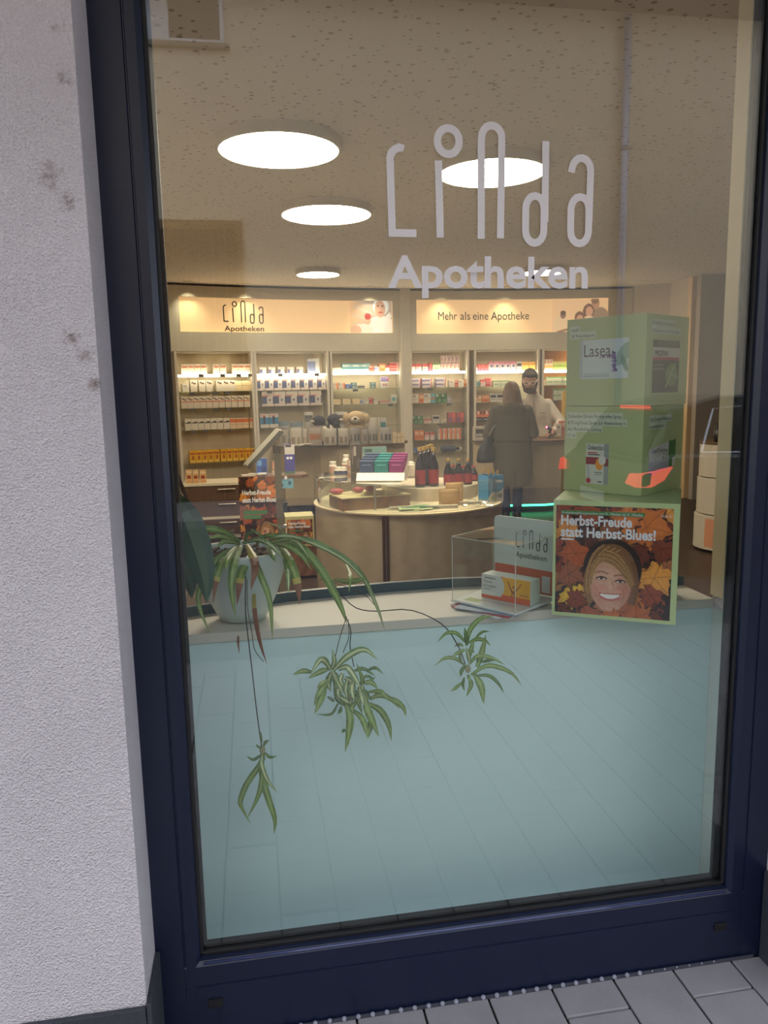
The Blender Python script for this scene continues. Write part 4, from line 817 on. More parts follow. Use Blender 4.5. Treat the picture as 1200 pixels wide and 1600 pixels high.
MB().box(.0, .007, -.182, -.170, .42, .64).build('back_vent', MATS['parka_seam'], c)
jn = MB(); M_jean = mat('navy_jeans', (30, 32, 52), .85, noise=.15, nscale=20)
for sx in (-1, 1): jn.cap((sx*.095,0,.84), (sx*.088,.01,.48), .105, .078); jn.cap((sx*.088,.01,.48), (sx*.072,-.02,.12), .076, .058)
remesh(jn.build('jeans', M_jean, c), .013, 2)
for sx in (-1, 1): remesh(MB().cap((sx*.072,-.05,.045), (sx*.085,.13,.04), .047, .042).cap((sx*.072,-.03,.05), (sx*.072,-.02,.11), .05, .05).build('shoe', mat('black_shoe', (26, 24, 26), .5), c), .01, 1)
hr = MB(); M_hairb = mat('brown_hair', (112, 84, 64), .6, noise=.75, nscale=1.0)
_nt = M_hairb.node_tree; _mp = _nt.nodes.new('ShaderNodeMapping'); _mp.inputs['Scale'].default_value = (70, 70, 5); _no = [q for q in _nt.nodes if q.type == 'TEX_NOISE'][0]
_nt.links.new([q for q in _nt.nodes if q.type == 'TEX_COORD'][0].outputs['Object'], _mp.inputs[0]); _nt.links.new(_mp.outputs[0], _no.inputs['Vector'])
hr.ell((0,.015,1.60), (.094,.108,.105)); loft(hr, [(-.005,-.085,1.38,.112,.040), (0,-.085,1.42,.112,.05), (0,-.065,1.46,.105,.06), (0,-.03,1.58,.097,.085), (0,0,1.66,.07,.07)])
hr.cap((.075,.02,1.56), (.105,-.06,1.40), .038, .026); hr.cap((-.075,.02,1.56), (-.108,-.06,1.39), .038, .026)
remesh(hr.build('hair', M_hairb, c), .011, 3)
# dark shoulder bag hanging from the left arm
bg_ = thing('handbag', 'dark navy handbag hanging at left side of the customer', 'bag', (2.815, 7.29, .72))
sb_ = MB(); loft(sb_, [(0,0,0,.11,.06), (0,0,.04,.125,.075), (.0,0,.16,.105,.065), (.02,0,.28,.06,.04), (.03,0,.32,.04,.03)]); remesh(sb_.build('bag_body', mat('navy_leather', (24, 26, 44), .5), bg_), .012, 2)
MB().tube([(.03, -.02, .33), (.08, -.03, .42), (.13, 0, .47)], .012, 8).build('bag_strap', mat('strap_pale', (130, 124, 116), .5), bg_, smooth=True)
# ---- pharmacist behind the desk
p = thing('person', 'person in white coat with dark hair, beard and glasses looking down behind the desk', 'person', (4.0, 8.62, 0))
bd = MB()
for sx in (-1, 1): bd.cap((sx*.10,0,.92), (sx*.10,.0,.5), .09, .06); bd.cap((sx*.10,0,.5), (sx*.10,.03,.09), .058, .042); bd.cap((sx*.10,.04,.05), (sx*.11,-.13,.04), .042, .036)
loft(bd, [(0,0,.86,.17,.11), (0,0,1.05,.165,.115), (-.03,-.02,1.25,.18,.12), (-.07,-.05,1.42,.17,.10), (-.12,-.10,1.50,.075,.07), (-.18,-.16,1.60,.062,.066)])
HC = Vector((-.22,-.22,1.715)); HR = Matrix.Rotation(R(-22),3,'Z') @ Matrix.Rotation(R(22),3,'X')
hp = lambda q: HC+HR@(Vector(q)*1.22)
S_ = lambda *q: tuple(v*1.22 for v in q)
bd.ell(HC, S_(.082,.098,.118), HR); bd.ell(hp((0,-.055,-.06)), S_(.055,.05,.055), HR); bd.ell(hp((0,-.105,-.012)), S_(.014,.026,.022), HR)
for sx in (-1,1): bd.ell(hp((sx*.084,.005,-.01)), (.012,.022,.032), HR)
RH = Vector((.0,-.50,1.02)); LH = Vector((-.36,-.52,1.0))
bd.cap((.13,-.04,1.40), (.27,-.14,1.14), .055, .045); bd.cap((.27,-.14,1.14), tuple(RH), .043, .03); bd.cap((-.25,-.06,1.40), (-.38,-.2,1.14), .055, .045); bd.cap((-.38,-.2,1.14), tuple(LH), .043, .03)
hand(bd, RH, (-.7,-.55,-.1), -1, 1.0); hand(bd, LH, (.3,-1,0), 1)
remesh(bd.build('body', M_skin, p), .010, 2)
ct = MB(); M_coat = mat('white_coat', (214, 204, 188), .85, noise=.05)
loft(ct, [(.02,.0,.62,.23,.17), (.02,0,.9,.215,.15), (0,0,1.08,.20,.14), (-.03,-.02,1.25,.215,.145), (-.06,-.045,1.40,.215,.13), (-.10,-.08,1.475,.13,.10), (-.13,-.11,1.54,.082,.082)])
ct.cap((.12,-.03,1.38), (.28,-.13,1.13), .085, .07); ct.cap((.28,-.13,1.13), (.05,-.44,1.03), .066, .045); ct.cap((-.24,-.05,1.38), (-.39,-.19,1.13), .085, .07); ct.cap((-.39,-.19,1.13), (-.365,-.46,1.0), .066, .045)
remesh(ct.build('coat', M_coat, p), .012, 2)
MB().obox((-.02,-.185,1.27), (.075,.012,.022), R(5)).build('name_badge', mat('badge_grey', (170, 162, 150), .4), p)
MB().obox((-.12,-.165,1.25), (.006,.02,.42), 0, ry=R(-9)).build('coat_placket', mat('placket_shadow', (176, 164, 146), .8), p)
hr = MB(); M_haird = mat('dark_hair', (52, 40, 34), .7, noise=.3, nscale=40)
hr.ell(hp((0,.022,.035)), S_(.090,.098,.10), HR); hr.ell(hp((0,-.05,.09)), S_(.07,.05,.032), HR)
ho = remesh(hr.build('hair', M_haird, p), .010, 2)
br = MB(); br.ell(hp((0,-.062,-.085)), S_(.064,.053,.046), HR); br.cap(hp((-.075,-.02,-.03)), hp((-.05,-.07,-.09)), .02, .025); br.cap(hp((.075,-.02,-.03)), hp((.05,-.07,-.09)), .02, .025); br.cap(hp((-.03,-.108,-.05)), hp((.03,-.108,-.05)), .012, .012)
remesh(br.build('beard', mat('beard_brown', (70, 48, 38), .8), p), .008, 2)
for sx in (-1,1): MB().ell(hp((sx*.034,-.094,.012)), (.012,.008,.009), HR, 8, 6).build('eye', mat('eye_dark', (40, 30, 26), .3), p)
gl = MB()
for sx in (-1,1):
    gl.tube([hp((sx*.036+.028*math.cos(a), -.112, .012+.02*math.sin(a))) for a in np.linspace(0, 2*PI, 13)], .0035, 6); gl.tube([hp((sx*.064,-.108,.018)), hp((sx*.088,-.01,.02))], .0035, 6)
gl.tube([hp((-.010,-.114,.018)), hp((.010,-.114,.018))], .0035, 6); gl.build('glasses', mat('glasses_clear', (226, 216, 206), .2), p)
sn = thing('barcode_scanner', 'dark handheld barcode scanner with red light in hand of the pharmacist', 'scanner', (3.925, 8.05, .965)); MB().cap((0,0,0), (.02,.0,.10), .022, .018).cap((.02,0,.10), (-.04,-.03,.125), .024, .02).build('scanner_body', mat('scanner_black', (30, 28, 34), .4), sn, smooth=True)
MB().ell((-.05,-.045,.128), (.012,.01,.012)).build('red_light', mat('red_light', (255, 60, 80), .4, emit=(1, .05, .12), es=8), sn)

# ================================================================== ROUND ISLAND VITRINE
IC = np.array([1.22, 4.26]); IR = .755; ZR = .75; ZGd = .945
isl = thing('display_island', 'round wooden display island with curved glass guard in shop centre', 'counter', (IC[0], IC[1], 0))
def woodmat(name, a, b, sc=3.0):
    if name in MATS: return MATS[name]
    m = mat(name, a, .5); nt = m.node_tree; w = nt.nodes.new('ShaderNodeTexWave'); w.inputs['Scale'].default_value = sc; w.inputs['Distortion'].default_value = 6; w.inputs['Detail'].default_value = 3
    tc = [n for n in nt.nodes if n.type == 'TEX_COORD'][0]; mp = nt.nodes.new('ShaderNodeMapping'); mp.inputs['Scale'].default_value = (1, 1, 4); nt.links.new(tc.outputs['Object'], mp.inputs[0]); nt.links.new(mp.outputs[0], w.inputs[0])
    mx = [n for n in nt.nodes if n.type == 'MIX'][0]; mx.inputs[6].default_value = lin(a)+(1,); mx.inputs[7].default_value = lin(b)+(1,); nt.links.new(w.outputs['Fac'], mx.inputs[0]); return m
M_wood = woodmat('island_wood', (192, 178, 152), (204, 190, 166), 2.0)
a_p = math.atan2(3.546-IC[1], .9-IC[0])
for a0, a1 in ((a_p-2.2, a_p-.012), (a_p+.012, a_p+2.6)): MB().lathe([(IR-.03, .06), (IR-.005, .06), (IR-.005, ZR-.022), (IR-.03, ZR-.022)], 40, a0=a0, a1=a1).build('curved_panel', M_wood, isl)
for da in (-.018, .018):
    a = a_p+da; MB().tube([((IR)*math.cos(a), IR*math.sin(a), .02), (IR*math.cos(a), IR*math.sin(a), ZR-.02)], .011, 8).build('panel_post', mat('post_brown', (88, 58, 44), .5), isl)
MB().lathe([(.2, .0), (IR-.06, 0), (IR-.06, .06), (.2, .06)], 40).build('island_plinth', mat('island_plinth', (70, 60, 50), .6), isl)
MB().lathe([(0.001, ZR-.021), (IR-.01, ZR-.021), (IR+.006, ZR-.016), (IR+.006, ZR-.004), (IR-.01, ZR), (.001, ZR)], 64).build('island_top', mat('island_cream', (222, 206, 170), .45), isl)
M_guard = glassmat('guard_glass', (.93, .95, .92), 1.3)
for a0, a1 in ((a_p-1.9, a_p-.006), (a_p+.006, a_p+2.2)): MB().lathe([(IR-.028, ZR), (IR-.02, ZR), (IR-.02, ZGd), (IR-.028, ZGd), (IR-.028, ZR)], 36, a0=a0, a1=a1).build('glass_guard', M_guard, isl)
sh = [(IC[0]+(IR-.05)*math.cos(a), IC[1]+(IR-.05)*math.sin(a)) for a in np.linspace(a_p-1.75, a_p+.15, 16)]
MB().prism([(x-IC[0], y-IC[1]) for x, y in sh]+[(.05, .45), (-.45, .45)], ZGd+.001, ZGd+.009).build('glass_shelf', M_guard, isl)
for x, y in ((-.55, -.05), (-.35, -.5), (-.05, .35), (-.4, .4)): MB().tube([(x, y, ZR), (x, y, ZGd)], .008, 8).build('shelf_pin', mat('pin_steel', (190, 186, 180), .3, .8), isl)
ZSH = ZGd+.010
MB().lathe([(.001, ZR+.10), (.40, ZR+.10), (.40, ZR), (.3, ZR)], 40, cx=.22, cy=.18).build('inner_step', M_wood, isl)
ZST = ZR+.10
def world(px, py, z): return atZ(px, py, z)
# wood tray block under the shelf, with small pink goods
q = atZ(548, 795, ZR); wb = thing('wooden_block', 'flat wooden block inside left glass guard of the island', 'block', (.86, 3.98, ZR+.0005), R(12)); MB().box(-.27, .27, -.16, .16, 0, .085).build('block_body', woodmat('block_wood', (150, 112, 70), (164, 124, 80)), wb, bevel=.003)
MB().box(-.275, .275, -.165, .165, .0855, .093).build('block_lid', mat('block_lid', (214, 196, 150), .5), wb)
for i, (px, w) in enumerate(((525, .11), (562, .09), (583, .09))):
    pp_ = atZ(px, 770, ZR+.1); tag(MB().ell((0, 0, .022), (w/2, .035, .022)).build('soap_bar', mat('pink_soap', (188, 74, 92), .5), None, (pp_[0], 4.02+.05*i, ZR+.0945), smooth=True), '%s pink packaged soap on wooden block inside island' % ORD(i, 3), 'soap', 'pink soaps inside the island')
# ---- sloping tray with blue, teal and magenta boxes
tp = atZ(575, 757, ZSH); tray = thing('sales_tray', 'white sloping sales tray with lettered front on the island', 'tray', (.93, 3.84, ZSH), R(-18))
MB().add([(-.17,0,0),(.17,0,0),(.17,.36,0),(-.17,.36,0),(-.17,.0,.05),(.17,.0,.05),(.17,.36,.16),(-.17,.36,.16)], [(0,3,2,1),(0,1,5,4),(1,2,6,5),(2,3,7,6),(3,0,4,7)]).build('tray_body', mat('tray_white', (222, 214, 200), .5), tray)
MB().add([(-.17,0,.05),(.17,0,.05),(.17,.36,.10),(-.17,.36,.10)], [(0,1,2,3)]).build('tray_floor', MATS['tray_white'], tray)
MB().add([(-.18,-.045,.005),(.18,-.045,.005),(.18,-.002,.06),(-.18,-.002,.06),(-.18,-.035,.0),(.18,-.035,.0),(.18,.01,.052),(-.18,.01,.052)], [(0,1,2,3),(7,6,5,4),(0,3,7,4),(1,5,6,2),(3,2,6,7),(0,4,5,1)]).build('tray_front', mat('tray_front', (228, 222, 208), .4), tray)
text('tray_logo', 'LINDA', .022, (-.04, -.026, .026), mat('tray_ink', (150, 140, 130), .6), tray, up=(0, .6, .8))
for ci, (col, wd) in enumerate((((62, 84, 120), 'slate blue'), ((40, 140, 140), 'teal'), ((150, 50, 120), 'magenta'))):
    for r in range(4):
        lx, ly = -.112+ci*.112, .04+r*.085; cs, sn_ = math.cos(R(-18)), math.sin(R(-18)); lz = .052+.14*ly
        mb = MB().box(-.052, .052, -.012, .045, 0, .085, col); mb.box(-.035, .035, -.0125, -.012, .05, .06, tuple(min(255, q+60) for q in col))
        ob = mb.build('small_box', PRINT, None, (.93+cs*lx-sn_*ly, 3.84+sn_*lx+cs*ly, ZSH+lz+.002), R(-18))
        tag(ob, '%s small box, %s row of the sales tray' % (wd, ['front', 'second', 'third', 'rear'][r]), 'box', 'coloured boxes in the sales tray')
# ---- white jars and bottles
M_jar = mat('jar_white', (222, 210, 190), .4); M_jarcap = mat('jar_cap', (232, 224, 208), .35)
def jar(px, py, z, h, r, label, band=None):
    p_ = atZ(px, py, z); t = thing('white_jar', label, 'jar', (p_[0], p_[1], z+.0005), 0, 'white jars on the island')
    MB().lathe([(r*.9, 0), (r, .006), (r, h*.68), (r*.85, h*.74)], 16).build('jar_body', M_jar, t, smooth=True); MB().lathe([(r*.86, h*.74), (r*.88, h), (r*.8, h)], 16).build('jar_lid', M_jarcap, t)
    MB().lathe([(r+.0006, h*.12), (r+.0006, h*.6)], 16).build('jar_label', mat(*band) if band else mat('jar_label', (206, 170, 150), .5), t)
pk_ = ('label_pink', (206, 160, 140), .5); nv = ('label_navy', (62, 66, 96), .5)
jar(520.5, 740, ZSH, .098, .030, 'tall white jar at far left of island top', pk_); jar(541, 731, ZSH, .115, .028, 'tall white jar behind the others beside the dark display card', pk_); jar(539, 736, ZSH, .09, .026, 'white jar in front of the tallest jar', pk_)
jar(528, 743.5, ZSH, .07, .030, 'squat white jar with navy label, left of the pair', nv); jar(537, 743, ZSH, .066, .030, 'squat white jar with navy label, right of the pair', nv); jar(549, 737, ZSH, .085, .026, 'white jar right of the row next to slate blue boxes', pk_)
jp = atZ(527, 745, ZSH); tag(MB().box(-.10, .09, -.03, .12, 0, .005).build('jar_tray', mat('jar_tray', (226, 218, 200), .5), None, (jp[0]-.05, jp[1]-.03, ZSH-.0075), R(-30)), 'flat white tray under the jars at left of island', 'tray')
# ---- display cards behind the jars
dk = Img(18, 24, (70, 62, 56)); dk.rect(.3,.1,.5,.4,(180,170,160)); dk.rect(.1,.15,.25,.7,(120,110,100)); dk.ell(.7,.7,.2,.2,(100,92,84))
ls = Img(36, 24, (110, 150, 146)); ls.rect(0,.3,1,.6,(160,176,170)); ls.poly([(0,.62),(.2,.5),(.5,.66),(1,.55),(1,1),(0,1)], (54,66,68)); ls.rect(.08,.1,.4,.22,(60,80,80)); ls.ell(.72,.45,.08,.25,(150,140,136)); ls.ell(.9,.5,.1,.2,(80,84,86)); ls.ell(.62,.72,.03,.2,(40,50,52))
def card(x0, x1, y0, y1, Y, zb, im, label, name='display_card'):
    a = atY(x0, y0, Y); c_ = atY(x1, y0, Y); w = c_[0]-a[0]; h = (a[2]+c_[2])/2-zb; t = thing(name, label, 'display card', ((a[0]+c_[0])/2, Y, zb))
    MB().box(-w/2, w/2, .001, .012, 0, h).build('card_board', mat('card_board', (196, 190, 178), .6), t); im.mesh('card_print', w, h, (-w/2, 0, 0), parent=t); return t
card(547, 565, 694, 724, 4.52, ZSH, dk, 'dark narrow display card standing behind the white jars'); card(566.5, 604, 698, 724, 4.45, ZSH, ls, 'grey green landscape card standing behind the coloured boxes')
# ---- white cartons with a shelf price display
for i, (x0, x1, yt, Y) in enumerate(((605, 620, 728, 4.05), (620.5, 648, 727, 4.05), (603.5, 649, 723.5, 4.2))):
    put('white', x0, x1, yt, Y, ZSH, ['left white carton in front of the bottle group', 'right white carton behind the small price display', 'long white carton at back beside the tall bottles'][i], 'medicine_box', False, .12, 'box')
dsp = thing('price_display', 'small grey price display on a stem in front of white cartons', 'display', (*atZ(635, 768, ZR+.001)[:2], ZR)); dz = ZSH-ZR
MB().tube([(0, .0, 0), (0, 0, .19)], .008, 8).lathe([(.025, 0), (.02, .01), (.008, .02)], 12).build('stem', M_jar, dsp); MB().box(-.045, .045, -.012, -.002, .17, .225).build('display_case', M_tag, dsp, bevel=.003); MB().box(-.036, .036, -.0135, -.012, .178, .217).build('screen', mat('screen_grey', (150, 148, 140), .2), dsp)
# ---- dark bottles with gold caps
M_bot = mat('bottle_dark', (22, 19, 34), .15, coat=.3); M_gold = mat('gold_cap', (196, 160, 84), .35, .5); M_redl = mat('label_red', (140, 40, 52), .5); M_navl = mat('label_violet', (60, 48, 84), .5)
def bottle(x, y, z, h, r, label, lab, grp):
    t = thing('juice_bottle', label, 'bottle', (x, y, z+.0005), 0, grp)
    MB().lathe([(r*.9, 0), (r, .008), (r, h*.50), (r*.9, h*.58), (r*.42, h*.78), (r*.36, h*.9)], 16).build('bottle_body', M_bot, t, smooth=True)
    MB().lathe([(r*.42, h*.9), (r*.45, h*.91), (r*.45, h), (r*.3, h)], 12).build('bottle_cap', M_gold, t); MB().lathe([(r+.0008, h*.08), (r+.0008, h*.44)], 16).build('bottle_label', lab, t)
for i, (px, yt, dy, lab) in enumerate(((656, 699, 0, M_redl), (662.5, 697.5, .07, M_navl), (669, 695.5, .14, M_navl), (674, 694, .2, M_redl), (677, 699.5, .02, M_redl))):
    a = atY(px, yt, 4.2+dy); bottle(a[0], 4.2+dy, ZST, a[2]-ZST, .042, '%s tall dark bottle of the group beside the white cartons' % ORD(i, 5), lab, 'tall dark bottles with gold caps')
for i, (px, yt, dy) in enumerate(((700, 716.5, 0), (716.5, 716.5, .02), (731, 716.5, .03))):
    a = atY(px, yt, 4.22+dy); bottle(a[0], 4.22+dy, ZST, a[2]-ZST, .036, '%s of three slim dark bottles right of the tall group' % ORD(i, 3), M_redl, 'three slim dark bottles')
for i, (px, yt, Y) in enumerate(((708, 727, 4.42), (724, 728, 4.44), (740, 727.5, 4.46))):
    a = atY(px, yt, Y); bottle(a[0], Y, ZST, a[2]-ZST, .034, '%s red capped bottle standing behind the three slim bottles' % ORD(i, 3), M_redl, 'red capped bottles')
    bpy.data.objects[COL.objects[-2].name].data = COL.objects[-2].data.copy(); COL.objects[-2].data.materials.clear(); COL.objects[-2].data.materials.append(mat('cap_red', (160, 36, 52), .4))
bx_ = atY(767, 742, 3.98); bxr = R(14)
cart = thing('bottle_carton', 'blue cardboard carton with handle hole holding gold capped bottles', 'carton', (bx_[0], 3.98, ZR), bxr); cw, ch, cd_ = .135, bx_[2]-ZR, .15
MB().box(-cw/2, cw/2, -cd_/2, -cd_/2+.003, 0, ch).box(-cw/2, cw/2, cd_/2-.003, cd_/2, 0, ch).box(-cw/2, -cw/2+.003, -cd_/2, cd_/2, 0, ch).box(cw/2-.003, cw/2, -cd_/2, cd_/2, 0, ch).box(-cw/2, cw/2, -cd_/2, cd_/2, 0, .004).build('carton_walls', mat('carton_blue', (44, 128, 178), .6), cart)
im = Img(24, 30, (44, 128, 178)); im.poly([(0,1),(0,.8),(.3,.6),(.6,.66),(1,.5),(1,1)], (200,196,176)); im.ell(.78,.78,.14,.09,(120,120,112)); im.ell(.7,.22,.28,.05,(190,196,196)); im.ell(.25,.85,.1,.08,(130,150,120)); im.mesh('carton_print', cw, ch, (-cw/2, -cd_/2-.001, 0), parent=cart)
for i in range(6):
    lx, ly = (-.04+.04*(i%3)), (-.035 if i < 3 else .035); x = bx_[0]+math.cos(bxr)*lx-math.sin(bxr)*ly; y = 3.98+math.sin(bxr)*lx+math.cos(bxr)*ly
    bottle(x, y, ZR+.005, ch+.03+.012*(i//3), .018, '%s gold capped bottle in %s row of the blue carton' % (['left', 'middle', 'right'][i%3], ['front', 'back'][i//3]), M_navl, 'bottles in the blue carton')
# ---- paper bags, sachets, clear packets, label strips
for i, (x0, x1, yt, Y) in enumerate(((686, 720, 764, 3.78), (697, 726, 754, 3.92))):
    put_ = STY.setdefault('kraft', ((198, 158, 104), [(0,0,1,.05,(110,76,50)),(.1,.3,.9,.75,(206,168,114))], 'kraft')); put('kraft', x0, x1, yt, Y, ZR, ['kraft paper bag standing at front right inside the island guard', 'kraft paper bag half hidden behind the front one'][i], 'paper_bag', True, .06)
for i in range(9):
    p_ = atZ(638+(i*7)%42, 797-(i%3)*4, ZR); col = [(196,206,160), (70,110,84), (212,206,170)][i%3]
    ob = MB().box(-.075, .075, -.045, .045, 0, .006, col).box(-.06, .06, -.02, .02, .006, .0065, (110,150,90)).build('seed_sachet', PRINT, None, (p_[0], 3.66+.05*(i%3), ZR+.0005+.0067*(i//3+ (i%3==1)*0)), R(-12+ (i*17)%30)); tag(ob, '%s sachet, %s layer of the loose pile inside island guard' % (['pale green', 'dark green', 'cream'][i%3], ['bottom', 'middle', 'top'][i//3]), 'sachet', 'green sachets inside the island')
for i in range(5):
    p_ = atZ(730+i*9, 793-(i%2)*5, ZR); mb = MB(); mb.ell((0, 0, .02), (.045, .035, .02), n=7, m=5); tag(mb.build('clear_packet', glassmat('cellophane', (.93, .92, .86), 3.0, .06, .15), None, (p_[0], p_[1]+.04, ZR+.0005), R(i*40)), '%s crinkled clear packet inside right of the island guard' % ORD(i, 5), 'packet', 'clear packets inside the island')
for i, (x0, x1, y) in enumerate(((610, 645, 799), (669, 718, 797), (720, 755, 791))):
    a, c_ = atZ(x0, y, ZR), atZ(x1, y-1.5, ZR); ang = math.atan2(c_[1]-a[1], c_[0]-a[0]); L = math.hypot(c_[0]-a[0], c_[1]-a[1]); t = thing('label_strip', '%s white price label strip along the island rim' % ORD(i, 3), 'label', ((a[0]+c_[0])/2, (a[1]+c_[1])/2+.045, ZR), ang, 'label strips on the island rim')
    MB().box(-L/2, L/2, -.012, .012, 0, .028).build('strip_holder', mat('strip_white', (216, 208, 190), .4), t); MB().box(-L/2+.01, L/2-.01, -.0128, -.012, .010, .018).build('strip_text', mat('strip_grey', (150, 142, 130), .6), t)

# ================================================================== AUTUMN POSTER ARTWORK (generic smiling face among leaves)
ASP = [1.0]
LRG = np.random.default_rng(11)
def leafpoly(cx, cy, s, rot):
    """ragged maple-like outline"""
    pts = []; base = (1.0, .72, .80, .58, .94, .70, .76, .56, .90, .64, .70, .50, .44, .50, .70, .64, .90, .56, .76, .70, .94, .58, .80, .72)
    for i, b in enumerate(base):
        a = 2*PI*i/len(base); r = s*b*(.85+.3*LRG.random()); pts.append((cx+r*math.cos(a+rot), cy+r*ASP[0]*math.sin(a+rot)))
    return pts
def autumn(n, face=(.5, .68), sc=1.0, seed=3, m=None):
    rg = np.random.default_rng(seed); im = Img(n, m or n, (46, 24, 18)); ASP[0] = n/(m or n); ay = ASP[0]
    cols = [(166,84,40), (128,56,30), (196,112,48), (176,76,34), (96,46,30), (206,138,66), (84,38,26), (150,92,60), (158,68,38), (186,100,46)]
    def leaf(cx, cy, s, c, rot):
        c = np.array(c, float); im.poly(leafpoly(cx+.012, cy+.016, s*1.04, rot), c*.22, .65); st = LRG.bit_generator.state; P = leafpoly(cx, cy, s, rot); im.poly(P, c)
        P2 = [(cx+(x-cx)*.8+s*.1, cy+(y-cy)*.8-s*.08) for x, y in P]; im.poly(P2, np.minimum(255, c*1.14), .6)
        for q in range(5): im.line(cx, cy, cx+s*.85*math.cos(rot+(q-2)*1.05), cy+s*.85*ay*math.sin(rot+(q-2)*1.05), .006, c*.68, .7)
    for k in range(70): leaf(rg.random(), rg.random(), .09+.10*rg.random(), np.array(cols[rg.integers(len(cols))], float)*(.7+.45*rg.random()), rg.random()*6)
    for cx, cy, s, c, rot in ((.78,.17,.24,(200,112,50),.2), (.60,.09,.16,(206,116,56),1.0), (.30,.06,.15,(150,72,36),2.2), (.09,.22,.15,(206,132,50),.3), (.16,.83,.17,(216,172,56),.5), (.86,.62,.20,(218,148,66),.9), (.18,.44,.19,(172,86,44),2.0), (.12,.64,.15,(150,88,58),.4), (.92,.36,.14,(120,56,34),1.8), (.74,.42,.13,(104,48,30),2.9), (.33,.74,.10,(156,78,46),1.1)): leaf(cx, cy, s, c, rot)
    fx, fy = face; e = lambda dx, dy, rx, ry, c, **k: im.ell(fx+dx*sc, fy+dy*sc*ay, rx*sc, ry*sc*ay, c, **k)
    ln = lambda x0, y0, x1, y1, w, c, al=1.0: im.line(fx+x0*sc, fy+y0*sc*ay, fx+x1*sc, fy+y1*sc*ay, w*sc, c, al)
    def bez(p0, p1, p2, w, c, al=1.0, k=7):
        Q = [((1-t)**2*p0[0]+2*t*(1-t)*p1[0]+t*t*p2[0], (1-t)**2*p0[1]+2*t*(1-t)*p1[1]+t*t*p2[1]) for t in np.linspace(0, 1, k)]
        for a_, b_ in zip(Q[:-1], Q[1:]): ln(*a_, *b_, w, c, al)
    # hair behind, face, then the swept fringe
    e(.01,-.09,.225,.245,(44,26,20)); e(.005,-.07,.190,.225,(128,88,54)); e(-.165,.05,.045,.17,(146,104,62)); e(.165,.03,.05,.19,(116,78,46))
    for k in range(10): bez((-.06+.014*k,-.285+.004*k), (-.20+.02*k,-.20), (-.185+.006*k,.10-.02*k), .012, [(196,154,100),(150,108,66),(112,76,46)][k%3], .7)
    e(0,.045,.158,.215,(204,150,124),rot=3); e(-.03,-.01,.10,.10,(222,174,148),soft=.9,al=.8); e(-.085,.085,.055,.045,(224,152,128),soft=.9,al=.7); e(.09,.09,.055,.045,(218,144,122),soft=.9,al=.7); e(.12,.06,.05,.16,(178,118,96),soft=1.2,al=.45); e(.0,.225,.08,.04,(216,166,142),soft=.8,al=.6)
    fr = [(-.165,.0),(-.15,-.12),(-.08,-.20),(.0,-.235),(.10,-.20),(.16,-.11),(.185,.02),(.165,.06),(.13,-.04),(.06,-.115),(-.04,-.155),(-.11,-.115),(-.145,-.02)]
    im.poly([(fx+x*sc, fy+y*sc*ay) for x, y in fr], (138,96,58))
    for k in range(14):
        t = k/13; bez((-.13+.10*t,-.135-.11*t), (.03+.08*t,-.185-.045*t), (.150+.032*t,.05-.03*t), .010, [(204,164,108),(150,106,64),(178,136,84),(110,74,44)][k%4], .85)
    for k in range(6): bez((-.12+.012*k,-.16), (-.165+.006*k,-.10), (-.168+.004*k,.12-.02*k), .010, [(196,154,98),(140,98,58),(176,134,82)][k%3], .8)
    for ox, oy in ((-.070,-.012),(.075,.006)):
        e(ox,oy,.034,.012,(232,220,212)); e(ox,oy,.014,.012,(74,62,56)); bez((ox-.040,oy+.004),(ox,oy-.022),(ox+.040,oy+.004),.010,(70,44,34)); bez((ox-.034,oy+.012),(ox,oy+.020),(ox+.034,oy+.010),.005,(150,100,84),.7)
        bez((ox-.048,oy-.040),(ox,oy-.064),(ox+.048,oy-.036),.010,(136,96,66),.9)
    bez((.012,.0),(.022,.04),(.018,.066),.010,(186,130,106),.6); bez((-.026,.078),(.0,.092),(.028,.078),.010,(176,112,92),.9); e(.002,.066,.020,.016,(226,178,152),soft=.8,al=.8)
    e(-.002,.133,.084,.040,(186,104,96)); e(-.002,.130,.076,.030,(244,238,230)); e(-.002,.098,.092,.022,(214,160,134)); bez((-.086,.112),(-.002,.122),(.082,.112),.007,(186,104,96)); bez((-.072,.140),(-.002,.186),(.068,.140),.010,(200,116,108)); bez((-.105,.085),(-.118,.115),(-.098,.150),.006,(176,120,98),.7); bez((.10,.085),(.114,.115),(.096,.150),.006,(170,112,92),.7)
    for dx, dy, s, c, rot in ((.20,.29,.15,(172,92,48),.6), (-.16,.31,.14,(156,80,46),1.9), (.03,.35,.13,(186,104,54),2.6), (-.28,.18,.11,(130,62,36),.2), (.31,.10,.12,(140,66,38),2.0)): leaf(fx+dx*sc, fy+dy*sc*ay, s*sc, c, rot)
    nz = np.random.default_rng(5).normal(size=(im.h//3+2, im.w//3+2)); nz = np.kron(nz, np.ones((3,3)))[:im.h, :im.w]; im.a *= (1+.022*nz)[..., None]; return im
M_pw2 = mat('poster_white', (238, 238, 236), .5, noise=.01); M_pgreen = mat('poster_green', (70, 128, 62), .5, noise=.02)
